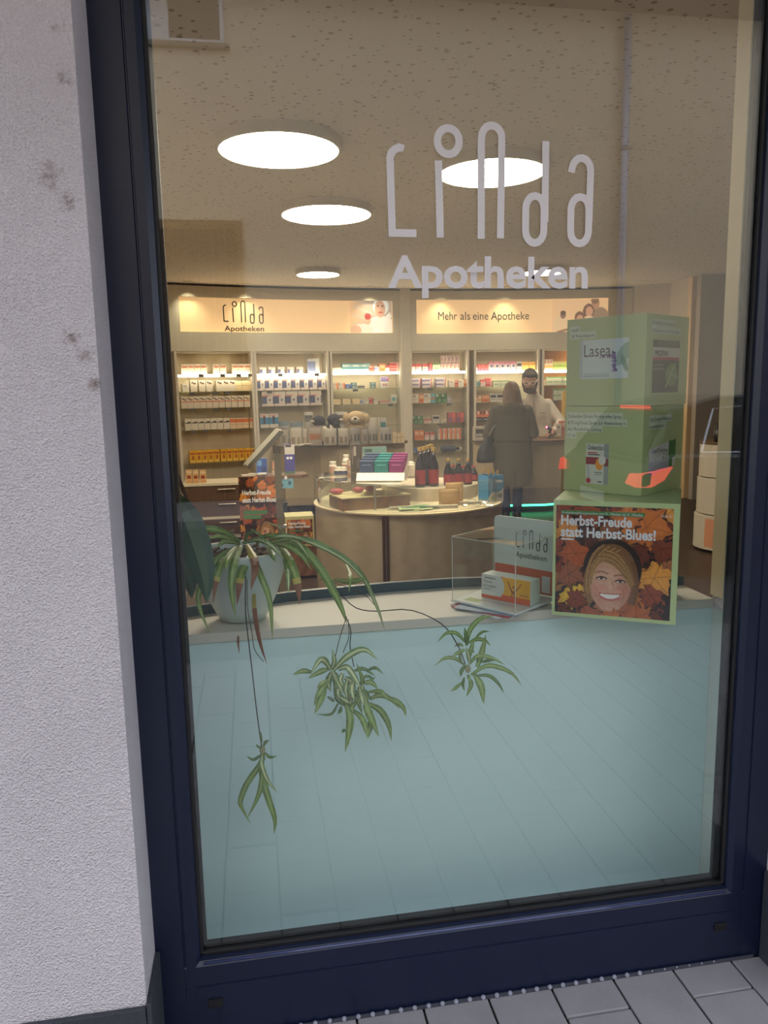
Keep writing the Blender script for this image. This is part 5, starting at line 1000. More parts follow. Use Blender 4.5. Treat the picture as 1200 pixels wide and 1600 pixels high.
# ---- standing autumn poster and its small cube
pz = atY(372, 746, 5.3); pz1 = atY(432.5, 746, 5.3); PW = pz1[0]-pz[0]; PHt = pz[2]-.0
ps = thing('poster_stand', 'tall standing autumn poster with smiling woman under the small table', 'poster', ((pz[0]+pz1[0])/2, 5.3, 0), R(-4))
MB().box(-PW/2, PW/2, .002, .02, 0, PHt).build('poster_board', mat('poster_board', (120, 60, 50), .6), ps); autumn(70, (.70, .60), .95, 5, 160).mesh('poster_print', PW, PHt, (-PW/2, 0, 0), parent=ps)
text('poster_headline', 'Herbst-Freude', .062, (-PW/2+.03, -.002, PHt*.81), M_pw2, ps, width=PW*.74, bold=.03); text('poster_headline', 'statt Herbst-Blues!', .062, (-PW/2+.03, -.002, PHt*.73), M_pw2, ps, width=PW*.9, bold=.03)
MB().box(-PW/2+.03, PW*.22, -.0012, 0, PHt*.60, PHt*.64).build('text_band', M_pgreen, ps); MB().box(-PW/2+.03, PW*.05, -.0012, 0, PHt*.55, PHt*.59).build('text_band', M_pgreen, ps)
for i, (x, w, h, col) in enumerate(((-.12, .05, .10, (206,214,214)), (-.06, .05, .13, (214,206,196)), (-.01, .04, .09, (226,150,50)), (.05, .06, .08, (150,170,110)), (.11, .05, .06, (226,226,220)))): MB().box(x-w/2, x+w/2, -.002, -.001, .16, .16+h, col).box(x-w/2, x+w/2, -.0022, -.002, .18, .20, (200,110,60)).build('product_picture', PRINT, ps)
cr_ = thing('wooden_crate', 'brown wooden crate below the small autumn cube', 'crate', (*atY(470, 850, 4.98)[:2], 0)); MB().box(-.13, .13, -.13, .13, .02, .282).build('crate_body', woodmat('crate_wood', (124, 84, 56), (150, 104, 70)), cr_); MB().box(-.12, .12, -.12, .12, 0, .02).build('crate_foot', mat('crate_foot', (60, 44, 36), .7), cr_); MB().box(-.14, .14, -.14, .14, .282, .29).build('crate_lid', mat('crate_lid', (176, 120, 76), .5), cr_)
cube2 = thing('promotion_cube', 'small cream autumn cube with smiling woman on wooden crate left of island', 'display cube', (cr_.location[0]-.01, cr_.location[1], .2905)); MB().box(-.125, .125, -.125, .125, 0, .262).build('cube_body', mat('cube_cream', (196, 190, 140), .6), cube2, bevel=.002)
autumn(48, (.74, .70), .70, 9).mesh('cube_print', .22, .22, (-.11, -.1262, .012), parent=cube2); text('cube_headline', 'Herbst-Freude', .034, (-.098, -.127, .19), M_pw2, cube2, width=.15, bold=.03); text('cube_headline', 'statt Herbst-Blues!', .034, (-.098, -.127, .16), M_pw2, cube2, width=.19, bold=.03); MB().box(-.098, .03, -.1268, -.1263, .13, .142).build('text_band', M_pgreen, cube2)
bn = thing('dark_bin', 'dark blue bin standing behind the brochure post', 'bin', (*atY(440, 830, 5.35)[:2], 0)); MB().box(-.06, .06, -.06, .06, 0, .60).build('bin_body', mat('bin_blue', (34, 38, 54), .5), bn, bevel=.004); MB().box(-.063, .063, -.063, .063, .601, .615).build('bin_rim', mat('bin_rim', (24, 26, 36), .5), bn)
# ---- small console table with leaflets and boxes
ZT2 = .835; cA, cB = atZ(380, 744, ZT2), atZ(481, 740, ZT2); tb = thing('console_table', 'narrow brown topped console table above the standing poster', 'table', ((cA[0]+cB[0])/2, 5.72, 0))
tw = (cB[0]-cA[0])/2; MB().prism([(-tw, -.14), (tw*.8, -.12), (tw, -.05), (tw*.95, .18), (-tw, .18)], ZT2-.03, ZT2).build('table_top', M_deskedge, tb, bevel=.003); MB().box(-.03, .03, .02, .08, .02, ZT2-.03).box(-.2, .2, -.08, .16, 0, .02).build('table_leg', mat('table_leg', (150, 140, 124), .4, .4), tb)
STY.update({'bluebx': ((44,84,160), [(.1,.1,.5,.4,(110,160,210)),(.5,.5,.9,.8,(30,50,110)),(.1,.85,.9,.93,(220,224,230))], ''), 'purbx': ((70,66,150), [(0,0,1,.34,(206,200,190)),(.1,.04,.7,.1,(60,60,70)),(.1,.16,.7,.2,(60,60,70)),(.15,.42,.4,.52,(240,240,240)),(.5,.42,.72,.52,(240,240,240)),(.1,.72,.8,.78,(150,160,220)),(0,.9,1,1,(80,120,90))], ''), 'skinbx': ((150,110,84), [(.2,.1,.8,.6,(214,160,130)),(0,.7,1,1,(196,176,150))], '')})
put('bluebx', 400, 417, 717, 5.68, ZT2, 'blue carton standing on console table below the tilted board', 'medicine_box', False, .10, 'box'); put('purbx', 444, 460, 695, 5.74, ZT2, 'tall purple and white carton on the console table', 'medicine_box', False, .10, 'box'); put('skinbx', 424, 434.5, 721, 5.7, ZT2, 'small brown picture carton right of the brochure post', 'medicine_box', False, .06, 'box')
for i, x in enumerate((384, 395)): p_ = atZ(x, 742, ZT2); tag(MB().box(-.09, .09, -.06, .06, 0, .008).build('leaflet', mat('leaflet_paper', (206, 198, 184), .6), None, (p_[0]+.05, 5.70, ZT2+.0005+.0085*i), R(10-25*i)), ['leaflet stack bottom piece at left end of console table', 'leaflet stack top piece at left end of console table'][i], 'leaflet')
bc = atY(447, 755, 5.55); cz = thing('hanging_card', 'pale blue picture card clipped under the console table edge', 'card', (bc[0], 5.565, bc[2]-.05)); im = Img(20, 14, (110,170,190)); im.rect(.05,.08,.7,.16,(70,110,130)); im.ell(.2,.65,.12,.18,(50,80,100)); im.ell(.75,.45,.12,.22,(46,86,120)); im.mesh('card_print', .14, .09, (-.07, -.003, 0), parent=cz); MB().box(-.07, .07, -.002, .0, 0, .09).build('card_back', M_wht, cz); MB().box(-.012, .012, -.006, .006, .085, .115).build('card_clip', M_wht, cz)
# ---- brochure post with tilted board
YB = 3.1; b0 = atY(443, 875, YB); b1 = atY(432, 703, YB); bs = thing('brochure_post', 'slim cream post carrying a tilted board left of the island', 'stand', (b0[0], YB, 0))
MB().obox(((b1[0]-b0[0])*.5+.0, 0, (b1[2])*.5), (.042, .03, b1[2]), 0, ry=math.atan2(b1[0]-b0[0]-.0, b1[2])*.6).build('post', mat('post_cream', (196, 184, 152), .5), bs); MB().box(-.12, .12, -.12, .12, 0, .015).build('foot_plate', mat('foot_plate', (160, 150, 130), .4, .4), bs, bevel=.004)
c0 = atY(411.5, 701, YB); ln = float(np.linalg.norm(atY(384, 730, YB)-atY(438, 672, YB))); an = math.atan2(atY(438, 672, YB)[2]-atY(384, 730, YB)[2], atY(438, 672, YB)[0]-atY(384, 730, YB)[0])
MB().obox((c0[0]-b0[0], 0, c0[2]), (ln, .20, .022), R(8), ry=-an).build('tilted_board', mat('board_grey', (190, 182, 164), .45), bs, bevel=.003); MB().obox((c0[0]-b0[0]-.003, -.02, c0[2]+.004), (ln*.93, .17, .024), R(8), ry=-an).build('board_sheet', mat('board_sheet', (168, 164, 150), .4), bs)
MB().obox(((b1[0]-b0[0])*.86, 0, b1[2]+.005), (.05, .035, .05)).build('clamp', mat('clamp_brass', (120, 100, 70), .4, .5), bs, bevel=.006); MB().box(-.028, .028, -.022, .022, atY(443, 822, YB)[2]-.01, atY(443, 822, YB)[2]+.008).build('cable_clip', M_wht, bs)

# ================================================================== GREEN PROMOTION BOXES IN THE WINDOW
M_green = mat('carton_green', (174, 190, 138), .55, noise=.02, bump=.02); M_greenedge = mat('carton_edge', (190, 208, 152), .55)
M_lab = mat('label_pale', (196, 210, 190), .5); M_ink = mat('label_ink', (64, 76, 70), .6); M_bbl = mat('headline_white', (226, 230, 236), .5, noise=.01)
# bottom cube: front face found from the photo, .34 m
S1 = .34; v0 = np.array([.845, .30]); dr = np.array([.856, -.517]); rz1 = math.atan2(dr[1], dr[0]); cc = v0+dr*S1/2+np.array([-dr[1], dr[0]])*S1/2
g1 = thing('promotion_box', 'large green promotion box with autumn poster of smiling woman, bottom of stack', 'box', (cc[0], cc[1], ZD+.0005), rz1)
MB().box(-S1/2, S1/2, -S1/2, S1/2, 0, S1).build('box_body', M_green, g1, bevel=.002)
h_ = S1/2; pw_ = .316; px0 = -pw_/2-.004; pz0 = .010; ph_ = .316
for b_ in ((-h_, px0, 0, S1), (px0+pw_, h_, 0, S1)): MB().box(b_[0], b_[1], -h_-.0022, -h_, b_[2], b_[3]).build('box_edge', M_greenedge, g1)
MB().box(px0, px0+pw_, -h_-.0022, -h_, 0, pz0).build('box_edge', M_greenedge, g1); MB().box(px0, px0+pw_, -h_-.0022, -h_, pz0+ph_, S1).build('box_edge', M_greenedge, g1)
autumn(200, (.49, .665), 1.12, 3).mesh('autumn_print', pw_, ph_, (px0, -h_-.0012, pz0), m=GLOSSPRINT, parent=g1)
yF = -h_-.0016; U = lambda u: px0+pw_*u; Wz = lambda v: pz0+ph_*(1-v)
MB().box(U(.045), U(.765), yF-.0003, yF, Wz(.082), Wz(.046)).build('green_band', M_pgreen, g1)
text('band_text', 'Produktempfehlungswochen vom 01. Oktober bis 31. Oktober', .0105, (U(.052), yF-.0004, Wz(.077)), M_bbl, g1, width=pw_*.70, ext=.0003, res=2)
text('headline', 'Herbst-Freude', .040, (U(.045), yF, Wz(.178)), M_bbl, g1, width=pw_*.615, bold=.03); text('headline', 'statt Herbst-Blues!', .040, (U(.045), yF, Wz(.285)), M_bbl, g1, width=pw_*.815, bold=.03)
MB().box(U(.047), U(.16), yF-.0004, yF, Wz(.318), Wz(.305)).build('headline_rule', M_bbl, g1); text('web_note', 'linda.de', .009, (U(.90), yF, Wz(.075)), M_bbl, g1, ext=.0004, res=1)
# two smaller cubes turned on edge
def gcube(label, v, a, s, z):
    l = np.array([-math.cos(a), math.sin(a)]); rr = np.array([math.sin(a), math.cos(a)]); c_ = np.array(v)+(l+rr)*s/2
    t = thing('promotion_box', label, 'box', (c_[0], c_[1], z), math.atan2(-l[1], -l[0])); MB().box(-s/2, s/2, -s/2, s/2, 0, s-.0008).build('box_body', M_green, t, bevel=.0016); return t
S2 = .26; g2 = gcube('green promotion box with throat spray picture, middle of stack', (1.105, .283), .965, S2, ZD+S1+.001); g3 = gcube('green promotion box with lavender capsule picture, top of stack', (1.104, .282), .985, S2, ZD+S1+S2+.0015)
def face(t, side):
    """returns mapper (u,v in 0..1 from upper left) -> local point and right vector on the left or right visible face"""
    h = S2/2
    if side == 'L': return (lambda u, v: (-h+S2*u, -h-.0006, S2*(1-v))), (1, 0, 0)
    return (lambda u, v: (h+.0006, -h+S2*u, S2*(1-v))), (0, 1, 0)
def tlabel(t, side, u, v, s_, wid, hgt=.016):
    mp, rt = face(t, side); p0 = np.array(mp(u, v)); r_ = np.array(rt, float); n_ = np.cross(r_, (0,0,1)); w = wid*S2
    MB().add([p0-r_*.004-np.array((0,0,.004)), p0+r_*(w+.004)-np.array((0,0,.004)), p0+r_*(w+.004)+np.array((0,0,hgt)), p0-r_*.004+np.array((0,0,hgt))], [(0,1,2,3)]).build('text_label', M_lab, t)
    text('label_text', s_, .0145, p0+n_*.0002, M_ink, t, right=rt, width=w, ext=.0004, res=2)
tlabel(g3, 'L', .06, .145, 'Lasea\u00ae', .10); tlabel(g3, 'L', .06, .215, '28 Weichkapseln', .31)
tlabel(g3, 'R', .12, .12, 'PROSPAN Hustenliquid', .52); tlabel(g3, 'R', .12, .20, '30 Beutel mit 5 ml Fl\u00fcssigkeit', .66)
tlabel(g2, 'L', .05, .135, 'Dobendan Direkt Flurbiprofen Spray', .69); tlabel(g2, 'L', .05, .21, '8,75 mg/Dosis Spray zur Anwendung in', .74); tlabel(g2, 'L', .05, .285, 'der Mundh\u00f6hle, L\u00f6sung', .44); tlabel(g2, 'L', .05, .36, '15 ml', .10)
tlabel(g2, 'R', .14, .17, 'GeloTonsin Halsspray', .52); tlabel(g2, 'R', .14, .25, 'Lutschtabletten', .36)
# product pictures printed on the faces
lav = Img(60, 46, (198, 214, 216)); lav.rect(0,0,.06,1,(176,194,196)); lav.ell(.9,.4,.12,.3,(120,160,130),rot=20,al=.6); lav.ell(.92,.62,.05,.22,(96,140,110),rot=-15,al=.7)
_r = np.random.default_rng(4)
for k in range(70): y = .32+.5*_r.random(); x = .70+.06*(y-.3)+.07*(_r.random()-.5); lav.ell(x, y, .018, .022, [(92,74,150),(120,96,176),(74,60,124)][k%3])
for k in range(26): x = .42+.25*_r.random(); lav.ell(x, .44+.06*(_r.random()-.5), .016, .02, (132,116,160))
for k in range(3): lav.rect(.08, .88+.03*k, .62, .895+.03*k, (150,164,170), .7)
mp, rt = face(g3, 'L'); p0 = np.array(mp(.18, .69)); lav.mesh('product_picture', S2*.62, S2*.44, p0, rt, parent=g3); text('product_word', 'Lasea', .052, np.array(mp(.24, .44))-np.array((0,.0006,0)), mat('ink_violet', (84, 74, 96), .6), g3, width=S2*.34, ext=.0004)
ivy = Img(36, 50, (70, 82, 62)); ivy.poly([(.08,.14),(.16,0),(.85,0),(.92,.14)], (96,100,80)); ivy.rect(0,.14,1,.33,(206,206,196)); ivy.rect(0,.33,1,.38,(176,62,66)); ivy.ell(.72,.66,.22,.22,(120,146,92)); ivy.line(.5,.9,.85,.45,.05,(160,180,120)); ivy.line(.95,.7,.55,.6,.04,(150,170,116)); ivy.rect(.06,.46,.4,.48,(140,150,130)); ivy.rect(.06,.54,.45,.56,(140,150,130)); ivy.rect(0,.82,.5,1,(44,60,52))
mp, rt = face(g3, 'R'); ivy.mesh('product_picture', S2*.62, S2*.58, np.array(mp(.16, .86)), rt, parent=g3); text('product_word', 'PROSPAN', .022, np.array(mp(.20, .455))+np.array((.0008,0,0)), M_ink, g3, right=rt, width=S2*.30, bold=.02, ext=.0004)
dob = Img(40, 66, (206, 212, 208)); dob.rect(.80,0,1,1,(150,160,160)); dob.rect(0,.34,.8,.52,(140,36,52)); dob.rect(.8,.36,1,.54,(112,34,46)); dob.ell(.60,.50,.17,.15,(232,150,40)); dob.ell(.72,.40,.16,.12,(212,216,212)); dob.rect(.07,.21,.5,.24,(196,90,90)); dob.rect(.07,.26,.6,.285,(90,94,96)); dob.ell(.12,.92,.1,.07,(176,44,56)); dob.line(.1,.55,.14,.85,.06,(170,180,190)); dob.rect(.4,.70,.72,.72,(130,136,136)); dob.rect(.4,.76,.72,.78,(130,136,136)); dob.rect(.55,.93,.72,.96,(80,84,84))
mp, rt = face(g2, 'L'); dob.mesh('product_picture', S2*.29, S2*.47, np.array(mp(.30, .90)), rt, parent=g2); text('product_word', 'Dobendan', .021, np.array(mp(.325, .50))-np.array((0,.0006,0)), M_ink, g2, width=S2*.20, ext=.0004)
gel = Img(40, 34, (174, 190, 138)); gel.poly([(0,.22),(.72,.05),(1,.0),(1,.75),(.76,.82),(.08,.98),(.0,.9)], (206,206,210)); gel.poly([(.72,.05),(1,0),(1,.5),(.88,.55),(.88,.78),(.74,.8)], (66,122,58)); gel.poly([(.0,.6),(.75,.5),(.76,.82),(.08,.98),(0,.9)], (176,172,190))
for k in range(14): gel.ell(.5+.2*_r.random(), .25+.3*_r.random(), .02, .03, (140,150,110))
mp, rt = face(g2, 'R'); gel.mesh('product_picture', S2*.66, S2*.40, np.array(mp(.15, .80)), rt, parent=g2); text('product_word', 'GeloTonsin', .018, np.array(mp(.20, .53))+np.array((.0008,0,0)), M_ink, g2, right=rt, width=S2*.34, ext=.0004)

# ================================================================== ACRYLIC DISPLAY WITH VITAMIN PACK
Pf = atZ(805, 960, ZD+.012); Pl = atZ(707, 938, ZD+.012); Pr = atZ(858, 935, ZD+.012)
ex = (Pf-Pl)[:2]; Lx = float(np.linalg.norm(ex)); ex /= Lx; rzA = math.atan2(ex[1], ex[0]); ey = np.array([-ex[1], ex[0]]); Ly = float(np.dot((Pr-Pf)[:2], ey)); HA = .205
ac = thing('acrylic_display', 'clear acrylic display cube with pale base and logo back panel', 'display', (Pl[0], Pl[1], ZD+.0085), rzA)
M_acr = glassmat('acrylic', (.97, .98, .975), .7); tk = .003
MB().box(-.004, Lx+.004, -.004, Ly+.004, 0, .0075).build('base_plate', mat('acrylic_base', (214, 222, 222), .35), ac, bevel=.002)
MB().box(0, Lx, 0, tk, .008, HA).build('front_wall', M_acr, ac); MB().box(0, tk, tk, Ly, .008, HA).build('side_wall', M_acr, ac); MB().box(Lx-tk, Lx, tk, Ly, .008, HA).build('side_wall', M_acr, ac); MB().box(0, Lx, 0, Ly, HA, HA+tk).build('top_wall', M_acr, ac)
M_acre = mat('acrylic_edge', (206, 212, 204), .25); eg = .0012
for a_, b_ in (((0,0,.008),(0,0,HA)), ((Lx,0,.008),(Lx,0,HA)), ((0,Ly,.008),(0,Ly,HA)), ((Lx,Ly,.008),(Lx,Ly,HA)), ((0,0,HA),(Lx,0,HA)), ((Lx,0,HA),(Lx,Ly,HA)), ((0,0,HA),(0,Ly,HA))): MB().tube([a_, b_], eg, 6).build('acrylic_edge', M_acre, ac)
text('base_text', 'Ihre Empfehlung des Monats aus der Apotheke', .012, (.05, .045, .0082), mat('ink_red', (190, 100, 90), .6), ac, up=(0,1,0), width=Lx*.62, ext=.0003); MB().box(.03, .08, .02, .05, .0077, .0081).build('base_mark', mat('mark_green', (170, 190, 120), .6), ac)
# back panel: rounded sign with red lower panel
bw, bh = Lx*1.0, .245; bpz = .008; rad = .014; prof = [(0, bpz), (bw, bpz)]+[(bw-rad+rad*math.cos(R(a)), bh-rad+rad*math.sin(R(a))) for a in (0, 30, 60, 90)]+[(rad+rad*math.cos(R(a)), bh-rad+rad*math.sin(R(a))) for a in (90, 120, 150, 180)]
sp = MB().prismY(prof, 0, .006).build('sign_panel', mat('sign_panel', (206, 222, 222), .35), ac); sp.location = (.002, Ly+.004, 0)
MB().box(.004, bw-.004, -.0012, -.0004, .012, .088).build('red_panel', mat('panel_orange', (206, 96, 56), .5), sp); MB().box(bw-.05, bw-.02, -.0018, -.0013, .018, .07).build('pack_picture', mat('panel_white', (220, 226, 228), .5), sp)
M_dk = mat('logo_dark', (58, 64, 66), .6); logo(sp, (bw*.36, -.0008, .150), bw*.50, M_dk, one='panel_logo', weight=.85); text('panel_word', 'Apotheken', .026, (bw*.36, -.0008, .118), mat('logo_grey', (112, 120, 122), .6), sp, width=bw*.50, bold=.012)
# vitamin pack
vp = thing('vitamin_pack', 'white and orange vitamin pack with jumping figure inside acrylic cube', 'box', (0, 0, 0))
VW, VD, VH = .175, .055, .075; loc = np.array(Pl[:2])+ex*(Lx*.60)+ey*(Ly*.52); vp.location = (loc[0], loc[1], ZD+.0168); vp.rotation_euler = (0, 0, rzA+R(2))
MB().box(-VW/2, VW/2, -VD/2, VD/2, 0, VH).build('pack_body', mat('pack_white', (216, 222, 218), .45), vp, bevel=.001)
im = Img(84, 36, (216, 222, 220)); im.rect(.40,0,1,1,(222,100,48)); im.rect(.44,.0,1,.74,(240,178,44)); im.ell(.18,.42,.30,.62,(216,222,220)); im.rect(0,0,.3,.84,(216,222,220)); im.rect(0,.86,1,1,(222,100,48)); im.rect(.30,.86,.44,1,(222,100,48))
for q in ((.64,.60,.60,.40),(.60,.40,.55,.15),(.68,.60,.74,.42),(.74,.42,.82,.18),(.62,.45,.66,.60),(.66,.60,.70,.45),(.64,.60,.63,.78),(.68,.60,.69,.78)): im.line(*q, .022, (150,84,30))
im.ell(.66,.36,.02,.05,(140,76,30)); im.rect(.06,.13,.30,.16,(120,126,126)); im.rect(.06,.66,.26,.68,(160,166,166)); im.rect(.06,.74,.30,.76,(160,166,166)); im.rect(.78,.62,.96,.66,(190,120,40))
im.mesh('pack_print', VW, VH, (-VW/2, -VD/2-.0006, 0), parent=vp); text('brand_word', 'ratiopharm', .0095, (-VW/2+.012, -VD/2-.0008, VH-.012), M_ink, vp, width=.036, ext=.0003); text('product_word', 'Vitamin', .0125, (-VW/2+.006, -VD/2-.0008, VH-.026), M_ink, vp, width=.034, ext=.0003); text('product_word', 'B-Komplex-', .0125, (-VW/2+.006, -VD/2-.0008, VH-.039), M_ink, vp, width=.050, ext=.0003); text('product_word', 'ratiopharm', .008, (-VW/2+.006, -VD/2-.0008, VH-.048), M_ink, vp, width=.030, ext=.0003)
# leaflets under the display
for i, (c_, wd, a) in enumerate((((196, 206, 210), 'pale folded leaflet under the acrylic cube, lowest of the pile', -8), ((180, 64, 70), 'red leaflet sticking out under the acrylic cube', 4), ((150, 170, 190), 'bluish leaflet directly under the acrylic base', 14))):
    l0 = np.array(Pl[:2])+ex*(Lx*.50)+ey*(Ly*.36); tag(MB().box(-.10, .10, -.105, .075, 0, .0022).build('leaflet', mat('leaflet_%d' % i, c_, .5), None, (l0[0], l0[1], ZD+.0004+.0025*i), rzA+R(a)), wd, 'leaflet')

# ================================================================== POTTED SPIDER PLANT WITH TRAILING PLANTLETS
PC = np.array([-.05, .478]); zr = float(atY(380, 872, PC[1]-.13)[2]); PHH = zr-ZD
pot = thing('potted_plant', 'white pot of trailing spider plant with wooden stake and dark broad leaf', 'plant', (PC[0], PC[1], ZD+.0005))
M_pot = mat('pot_glaze', (206, 222, 222), .3, noise=.02)
rr = .137
MB().lathe([(.055, 0), (.068, .004), (.082, .03), (.105, PHH*.38), (.124, PHH*.65), (rr, PHH-.006), (rr, PHH), (rr-.008, PHH), (rr-.012, PHH-.012), (.11, PHH*.6)], 40).build('pot', M_pot, pot, smooth=True)
soil = MB().lathe([(.001, PHH-.03), (.07, PHH-.026), (rr-.01, PHH-.034)], 24).build('soil', mat('bark_soil', (74, 56, 44), .95, noise=.5, nscale=60, bump=.6, bscale=60), pot)
for i in range(46):
    a = random.random()*6.28; r_ = (rr-.03)*math.sqrt(random.random()); MB().obox((r_*math.cos(a)-.02, r_*math.sin(a), PHH-.02+random.random()*.012), (.02+.02*random.random(), .008, .006), random.random()*3, ry=random.random()-.5, rx=random.random()).build('bark_chip', mat(['bark_a', 'bark_b', 'bark_c'][i%3], [(112,88,66),(86,64,48),(140,116,90)][i%3], .9), soil)
O3 = np.array([PC[0], PC[1], ZD+.0005])
def spline(P, n):
    P = [np.array(p, float) for p in P]; Q = [2*P[0]-P[1]]+P+[2*P[-1]-P[-2]]; out = []
    seg = len(P)-1
    for k in range(n+1):
        t = k/n*seg; i = min(int(t), seg-1); t -= i; a, b_, c_, d = Q[i:i+4]
        out.append(.5*((2*b_)+(-a+c_)*t+(2*a-5*b_+4*c_-d)*t*t+(-a+3*b_-3*c_+d)*t**3))
    return out
M_leaf = printmat('leaf_print', .42)
GRN, DGRN, PALE, BRN, YEL = (112,144,70), (92,128,66), (206,216,168), (132,84,54), (186,172,84)
def leaf(parent, pix, Y, w, kind='g', origin=O3, twist=None, n=12, name='leaf'):
    """blade through photo points; Y = depth at base and tip"""
    Ys = [Y[0]+(Y[1]-Y[0])*q**.35 for q in np.linspace(0, 1, len(pix))]; P = spline([atY(px, py, y) for (px, py), y in zip(pix, Ys)], n); mb = MB(); tw = random.uniform(-.4, .4) if twist is None else twist; rings = []
    for k, p_ in enumerate(P):
        t = k/n; tg = P[min(k+1, n)]-P[max(k-1, 0)]; tg /= np.linalg.norm(tg)+1e-9; vw = p_-CAM; vw /= np.linalg.norm(vw); sd = np.cross(tg, vw); sd /= np.linalg.norm(sd)+1e-9; nn = np.cross(sd, tg)
        a = tw*(.4+t); sd2 = sd*math.cos(a)+nn*math.sin(a); nn2 = nn*math.cos(a)-sd*math.sin(a)
        prof = min(1, .45+1.8*t)*(1-max(0, (t-.45)/.55)**1.7)+.03; hw = w/2*prof; rings.append([p_-origin+sd2*hw*u+nn2*(abs(u)*hw*.35) for u in (-1, -.35, .35, 1)])
    for k in range(n):
        t = k/n
        for j in range(3):
            c_ = GRN if kind in 'gb' else (DGRN if kind == 'd' else (118,150,92)); c_ = tuple(q*(.9+.2*((k*7+j*3) % 5)/5) for q in c_)
            if j == 1: c_ = {'v': PALE, 'g': (150,174,104), 'b': (150,168,90), 'd': (116,148,84)}.get(kind, PALE)
            if kind == 'k': c_ = (40,76,56) if j != 1 else (56,92,66)
            if kind == 'b' and t > .55: c_ = YEL if t < .64 else BRN
            if kind == 'n': c_ = BRN if t > .25 else YEL
            if kind in 'gv' and t > .93: c_ = (140,120,70)
            mb.add([rings[k][j], rings[k][j+1], rings[k+1][j+1], rings[k+1][j]], [(0,1,2,3)], c_)
    return mb.build(name, M_leaf, parent, smooth=True)
YC = (.43, .26)
for pix, w, kd in ((((375,852),(340,874),(315,915),(311,945),(328,990)), .020, 'g'), (((368,856),(347,880),(338,908),(333,942)), .020, 'b'), (((372,852),(357,872),(352,892)), .018, 'g'), (((378,852),(366,880),(362,920),(368,966)), .022, 'g'),
      (((392,866),(377,896),(370,945)), .024, 'b'), (((385,850),(399,882),(392,922)), .022, 'n'), (((390,852),(406,895),(422,940),(426,1000)), .018, 'g'), (((397,910),(397,950),(405,1000),(417,1038)), .013, 'n'), (((376,846),(340,828),(300,827),(274,833)), .018, 'g'),
      (((420,848),(468,841),(511,857),(560,891),(589,949),(601,985)), .017, 'v'), (((430,848),(463,850),(502,891),(531,944),(542,975)), .024, 'g'), (((430,846),(468,842),(531,870),(569,906),(592,950)), .014, 'v'), (((436,850),(452,876),(465,912),(468,945)), .026, 'b'),
      (((520,906),(550,908),(574,902)), .016, 'g'), (((440,858),(450,890),(451,928)), .016, 'v'), (((378,849),(403,843),(425,853),(444,874)), .015, 'v'), (((420,849),(427,839),(455,838),(484,846)), .016, 'v'), (((440,842),(462,846),(474,858),(482,872)), .012, 'v'),
      (((392,827),(404,834),(418,850)), .008, 'd'), (((421,818),(434,822),(444,832)), .006, 'v'), (((376,850),(352,846),(338,856)), .014, 'g'), (((372,848),(346,838),(320,842)), .012, 'g'), (((400,850),(415,838),(436,836)), .014, 'g'), (((382,848),(388,834),(402,830)), .012, 'd'),
      (((426,850),(446,852),(470,866),(486,890)), .016, 'g'), (((416,852),(424,864),(430,878)), .016, 'd'), (((540,880),(548,900),(545,925)), .010, 'g'), (((374,985),(372,1000),(374,1022)), .006, 'n')):
    leaf(pot, pix, YC, w, kd)
# broad dark leaves and stake at the left
leaf(pot, ((268,772),(292,805),(312,860),(322,905),(323,942)), (.30, .22), .070, 'k', twist=.2, n=14, name='broad_leaf'); leaf(pot, ((262,840),(280,868),(296,900),(300,935)), (.42, .34), .06, 'k', twist=.1, n=14, name='broad_leaf')
sk = [atY(328, 872, .46), atY(305, 812, .44), atY(280, 750, .42), atY(258, 692, .40)]; MB().tube([p_-O3 for p_ in sk], .0055, 8).build('stake', mat('stake_brown', (62, 40, 30), .7), pot, smooth=True)
for pix in (((352,842),(338,836),(326,846)), ((345,850),(356,834),(366,828)), ((330,862),(318,852),(308,850))): MB().tube([atY(x, y, .48)-O3 for x, y in pix], .004, 6).build('aerial_root', mat('root_pale', (140, 126, 96), .8), pot, smooth=True)
# runners
M_run = mat('runner_dark', (34, 38, 30), .6)
def runner(pix, Y, r_=.0016):
    Ys = np.linspace(Y[0], Y[1], len(pix)); MB().tube([p_-O3 for p_ in spline([atY(px, py, y) for (px, py), y in zip(pix, Ys)], 24)], r_, 6).build('runner', M_run, pot, smooth=True)
runner(((384,900),(384,960),(393,1040),(401,1110),(409,1168)), (.26, .20)); runner(((386,905),(387,950),(393,985),(398,1015),(412,1034)), (.25, .2), .001); runner(((470,850),(505,890),(545,942),(580,955),(640,953),(690,975),(715,1008),(727,1038)), (.36, .20)); runner(((540,962),(548,985),(547,1010),(553,1042)), (.26, .21), .0013); runner(((541,965),(530,1000),(522,1035)), (.26, .21), .001); runner(((544,968),(545,995),(536,1020)), (.26, .22), .001); runner(((500,905),(535,915),(570,930),(585,945)), (.34, .28), .001)
def plantlet(center, Y, rows, wbase):
    c_ = atY(*center, Y); ob = MB().ell((0,0,0), (.008,.008,.012)).build('plantlet', mat('crown_pale', (150, 150, 110), .7), pot); ob.location = [float(q) for q in c_-O3]
    for pix, w, kd in rows: leaf(ob, pix, (Y, Y+random.uniform(-.06, .03)), w*wbase, kd, origin=c_)
p1 = lambda *q: tuple((340+x/5, 1000+y/5) for x, y in q)
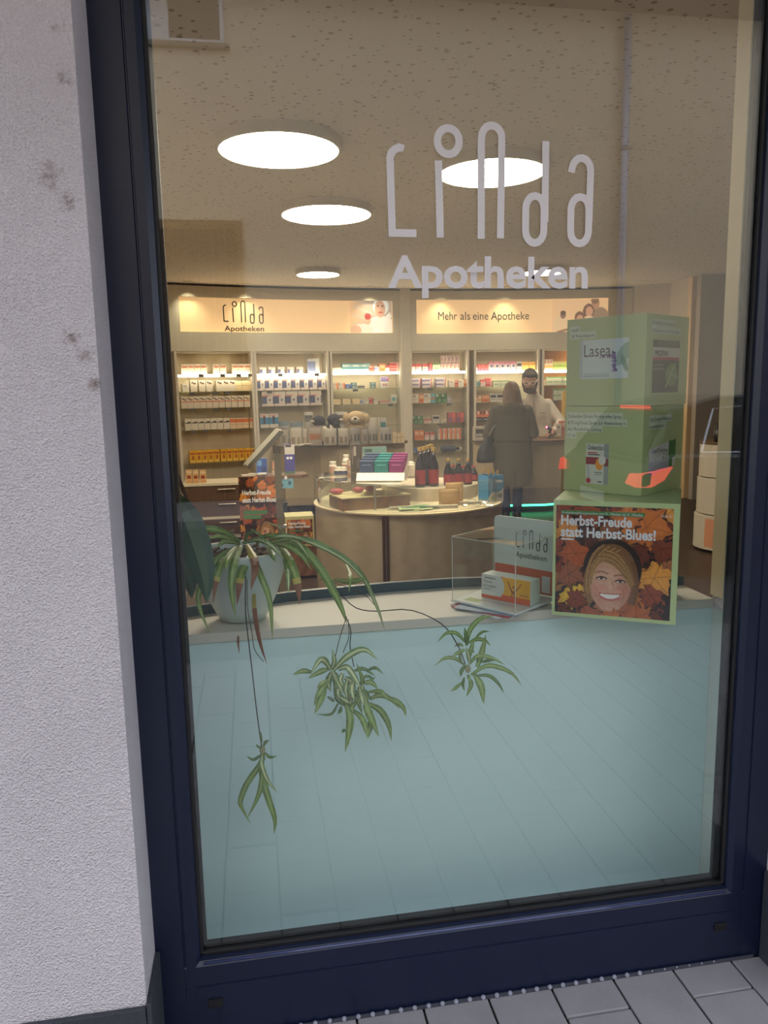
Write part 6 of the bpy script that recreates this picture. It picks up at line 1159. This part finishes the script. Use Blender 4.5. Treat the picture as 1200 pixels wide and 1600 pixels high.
plantlet((410, 1172), .20, [(p1((350,850),(345,950),(230,1120),(180,1250),(190,1310),(260,1440)), 1.0, 'g'), (p1((350,900),(345,1090),(310,1230),(230,1395)), .9, 'g'), (p1((350,880),(350,1050),(400,1240),(450,1400),(440,1520)), 1.15, 'g'), (p1((348,900),(345,980),(390,1100),(470,1195)), .8, 'v'), (p1((350,890),(280,935),(225,905)), .5, 'd'), (p1((370,880),(410,915),(465,905)), .5, 'd'), (p1((360,830),(375,800),(403,780)), .55, 'd'), (p1((352,835),(320,835),(300,812)), .4, 'd'), (p1((345,1120),(345,1180),(335,1205)), .5, 'd'), (p1((350,800),(335,730),(318,715)), .3, 'd')], .0165)
p3 = lambda *q: tuple((660+x/7.5, 940+y/7.5) for x, y in q)
plantlet((731, 1045), .20, [(p3(*q), w, k) for q, w, k in ((((520,500),(560,330),(680,200),(830,165)), .9, 'g'), (((520,520),(515,420),(495,300)), .8, 'd'), (((500,470),(400,370),(280,370),(175,475)), .7, 'g'), (((530,490),(640,440),(740,460),(800,520)), .7, 'g'), (((640,770),(700,600),(745,385)), 1.15, 'g'), (((560,640),(575,540),(605,460)), .8, 'g'), (((610,440),(700,360),(790,350)), .5, 'd'), (((560,720),(650,640),(800,655),(970,740)), .8, 'g'), (((700,710),(780,688),(850,690)), .6, 'd'), (((490,740),(380,665),(260,665),(140,755)), .65, 'g'), (((570,860),(740,755),(900,770),(1060,850),(1165,985)), .85, 'g'), (((600,870),(780,870),(890,960),(955,1070)), .65, 'd'), (((610,850),(690,1000),(720,1200)), 1.3, 'g'), (((550,900),(570,980),(515,1120)), .8, 'g'), (((470,945),(400,1005),(330,1055)), .6, 'g'), (((490,890),(475,980),(495,1050)), .5, 'd'), (((500,740),(460,820),(450,885)), .7, 'd'), (((500,560),(420,600),(350,635)), .7, 'g'), (((560,740),(540,620),(515,530)), .8, 'v'), (((480,520),(430,500),(370,530)), .5, 'g'), (((550,560),(590,570),(610,605)), .4, 'd'), (((520,860),(540,880),(590,990)), .6, 'g'), (((470,735),(440,650),(450,600)), .5, 'g'))], .0155)
p2 = lambda *q: tuple((440+x/5.4545, 960+y/5.4545) for x, y in q)
plantlet((545, 1090), .20, [(p2(*q), w, k) for q, w, k in ((((440,480),(560,360),(700,300),(820,385)), 1.0, 'v'), (((420,470),(450,400),(430,295)), .7, 'v'), (((420,480),(370,400),(320,400),(240,530)), 1.0, 'v'), (((400,470),(330,490),(225,548)), .9, 'g'), (((260,490),(180,480),(90,515)), .8, 'g'), (((430,480),(470,580),(455,740)), 1.2, 'v'), (((480,470),(560,450),(640,560),(665,620)), 1.0, 'v'), (((390,560),(340,590),(300,628)), .7, 'g'), (((400,560),(330,660),(275,780)), 1.0, 'g'), (((380,600),(330,730),(280,850)), 1.0, 'g'), (((420,500),(400,580),(420,660)), 1.0, 'v'), (((470,560),(500,620),(520,680)), .8, 'v'), (((540,540),(600,580),(630,670)), 1.0, 'v'), (((560,640),(590,700),(585,800)), 1.0, 'v'), (((600,700),(640,720),(690,850)), .9, 'g'), (((540,740),(580,860),(570,1010),(540,1175)), 1.2, 'g'), (((600,810),(680,880),(720,980),(735,1060)), .9, 'g'), (((700,660),(730,800),(780,920),(830,1045)), 1.2, 'g'), (((740,760),(840,820),(910,940),(935,1080)), 1.0, 'g'), (((770,850),(755,960),(735,1060)), .9, 'g'), (((740,660),(850,660),(910,740)), .7, 'g'), (((750,720),(840,690),(920,720),(1015,810)), .9, 'g'), (((880,700),(980,740),(1040,800),(1060,870)), .8, 'g'), (((700,580),(770,580),(825,640)), .8, 'g'), (((620,480),(700,465),(800,525)), .6, 'd'), (((720,480),(800,455),(870,510)), .5, 'd'), (((680,540),(740,530),(790,555)), .5, 'd'), (((660,600),(690,560),(640,420)), .7, 'g'), (((720,600),(760,560),(800,530)), .5, 'd'), (((660,620),(680,700),(700,780)), 1.0, 'v'), (((480,760),(420,850),(290,850)), .4, 'd'), (((510,780),(500,820),(475,850)), .5, 'd'), (((390,700),(430,725),(450,750)), .5, 'd'), (((480,700),(540,730),(580,760)), .8, 'v'), (((650,620),(720,680),(740,730)), .9, 'g'), (((610,640),(640,700),(660,770)), .9, 'v'), (((500,680),(520,720),(500,770)), .7, 'd'), (((540,980),(525,995),(515,1010)), .5, 'd'), (((500,600),(480,660),(490,720)), 1.0, 'v'), (((560,560),(545,640),(560,720)), 1.0, 'v'), (((620,560),(600,640),(620,740)), 1.0, 'v'), (((690,600),(680,680),(660,760)), .9, 'v'), (((520,500),(500,560),(540,640)), .9, 'v'), (((640,740),(600,790),(610,830)), .8, 'g'), (((460,700),(500,740),(560,790)), .8, 'v'))], .0180)

# ================================================================== RIGHT: ROUND CABINET; LEFT: STANDING BANNER
rc = thing('round_cabinet', 'white three tier round cabinet beyond the green box stack', 'cabinet', (4.62, 5.05, 0))
M_rc = mat('cabinet_white', (206, 196, 178), .5)
for i, (z0, z1, r_) in enumerate(((.02, .36, .325), (.366, .72, .310), (.726, 1.05, .300))): MB().lathe([(r_-.02, z0), (r_, z0+.006), (r_, z1-.006), (r_-.02, z1)], 40).build('cabinet_tier', M_rc, rc, smooth=False)
MB().lathe([(.28, 0), (.28, .02)], 32).build('cabinet_plinth', mat('rc_plinth', (50, 42, 36), .6), rc); MB().lathe([(.31, 1.051), (.315, 1.056), (.315, 1.07), (.001, 1.075)], 40).build('cabinet_top', mat('rc_top', (110, 84, 56), .5), rc)
pm_ = MB().lathe([(.3265, .05), (.3265, .33)], 12, a0=R(195), a1=R(250)); pm_.build('printed_panel', mat('panel_peach', (214, 150, 116), .5), rc)
text('panel_word', 'LINDA', .05, (-.21, -.262, .22), mat('panel_ink', (120, 84, 66), .6), rc, right=(.75, -.66, 0), ext=.004); text('panel_word', 'Apotheken', .03, (-.215, -.262, .16), MATS['panel_ink'], rc, right=(.75, -.66, 0), ext=.006)
pb = atZ(1121, 690, 1.0765); pbm = thing('pump_bottle', 'small black pump bottle standing on the round cabinet', 'bottle', (pb[0], pb[1], 1.0765)); MB().lathe([(.03, 0), (.034, .01), (.034, .11), (.012, .13), (.010, .16)], 14).build('bottle_body', mat('pump_black', (30, 28, 28), .3), pbm, smooth=True); MB().box(-.008, .05, -.008, .008, .16, .175).build('pump_head', MATS['pump_black'], pbm)
YS = 4.4; a0 = atY(247, 690, YS); a1 = atY(273, 690, YS); zt_ = atY(268, 452, YS)[2]; zb_ = atY(268, 697, YS)[2]; bw_ = a1[0]-a0[0]+.2
bn_ = thing('banner_stand', 'tall standing banner with blue grey print at left edge of the pane', 'banner', (a1[0], YS, 0))
im = Img(16, 60, (96, 108, 122)); im.rect(0,0,1,.22,(70,60,54)); im.put(np.clip(1-im.X*1.4, 0, 1), (150,140,130), .7); im.ell(.6,.30,.25,.08,(130,92,66)); im.rect(.8,.25,1,.95,(96,128,156)); im.rect(0,.1,1,.14,(50,50,60))
im.mesh('banner_print', bw_, zt_-zb_, (-bw_, -.002, zb_), parent=bn_); MB().box(-bw_, 0, 0, .015, .02, zt_).build('banner_board', mat('banner_board', (190, 184, 170), .6), bn_); MB().box(-bw_-.05, .02, -.12, .14, 0, .02).build('banner_foot', mat('banner_foot', (90, 86, 80), .5), bn_)
text('banner_word', 'Linda.', .075, (-.215, -.003, zb_-.16), M_black, bn_, width=.20); MB().box(-bw_, 0, -.004, -.001, atY(268, 722, YS)[2], atY(268, 710, YS)[2]).build('text_strip', mat('strip_pale', (196, 190, 176), .5), bn_); text('strip_word', 'DES MONATS', .032, (-.23, -.005, atY(268, 720, YS)[2]+.008), M_black, bn_, width=.22, bold=.02)

# ================================================================== CAR ON THE STREET (seen as a reflection)
car = thing('car', 'dark car with lit red brake lights reflected over the green boxes', 'car', (3.3, -5.2, -.10))
M_car = mat('car_paint', (58, 60, 64), .2, .3, coat=.8); M_cglass = mat('car_glass', (26, 28, 30), .05); M_chrome = mat('chrome', (214, 216, 226), .12, 1.0)
side = [(0,.30),(-.02,.55),(.0,.95),(.12,1.06),(.30,1.12),(3.0,1.05),(3.9,.90),(4.15,.72),(4.2,.45),(4.15,.28),(3.75,.24),(.5,.24)]
MB().prismY([(x, z) for x, z in side], -.88, .88).build('car_body', M_car, car, bevel=.06, seg=3)
gh = [(.10,1.05),(.42,1.52),(.9,1.62),(2.0,1.62),(2.55,1.48),(3.15,1.06)]; n = len(gh)
MB().add([(x, -.80+(.16 if z > 1.2 else 0), z) for x, z in gh]+[(x, .80-(.16 if z > 1.2 else 0), z) for x, z in gh], [tuple(range(n)), tuple(range(2*n-1, n-1, -1))]+[(i, n+i, n+(i+1)%n, (i+1)%n) for i in range(n)]).build('car_cabin', M_car, car, bevel=.04, seg=3)
for poly in ([(.62,1.12),(.80,1.50),(1.42,1.54),(1.42,1.10)], [(1.50,1.10),(1.50,1.54),(1.98,1.53),(2.45,1.40),(2.85,1.12)]):
    for sg in (1, -1):
        ys = lambda z: sg*(.80-.16*min(1, max(0, (z-1.05)/.45))+.012); vs = [(x, ys(z), z) for x, z in poly]; k = len(vs); w_ = MB().add(vs, [tuple(range(k)) if sg < 0 else tuple(range(k-1, -1, -1))]).build('side_window', M_cglass, car)
        MB().tube([(x, y+sg*.006, z) for x, y, z in vs+vs[:1]], .011, 6).build('window_trim', M_chrome, w_)
MB().add([(.10,-.66,1.10),(.10,.66,1.10),(.40,.58,1.48),(.40,-.58,1.48)], [(0,3,2,1)]).build('rear_window', M_cglass, car).location = (-.02, 0, .01)
M_tail = mat('tail_light', (255, 50, 40), .3, emit=(1, .10, .08), es=1.6)
for sg in (-1, 1): MB().hexa([(-.03, sg*.66, .86), (-.03, sg*.86, .84), (.22, sg*.895, .90), (.10, sg*.895, .84), (-.01, sg*.70, .95), (-.01, sg*.86, .96), (.30, sg*.895, 1.02), (.12, sg*.895, .97)]).build('tail_lamp', M_tail, car)
MB().box(.36, .42, -.25, .25, 1.50, 1.53).build('brake_lamp', M_tail, car); MB().box(-.04, -.025, -.26, .26, .62, .73).build('number_plate', mat('plate_white', (226, 226, 230), .4), car)
for x in (.85, 3.35):
    for sg in (-1, 1):
        w_ = MB().lathe([(.18, -.1), (.30, -.1), (.32, -.06), (.32, .06), (.30, .1), (.18, .1)], 24).build('tyre', mat('tyre_black', (22, 22, 24), .8), car); w_.matrix_local = Matrix.Translation((x, sg*.82, .32)) @ Matrix.Rotation(PI/2, 4, 'X')
        MB().lathe([(.001, .02), (.17, .06), (.2, .08), (.2, -.05)], 18).build('wheel_rim', M_chrome, w_)
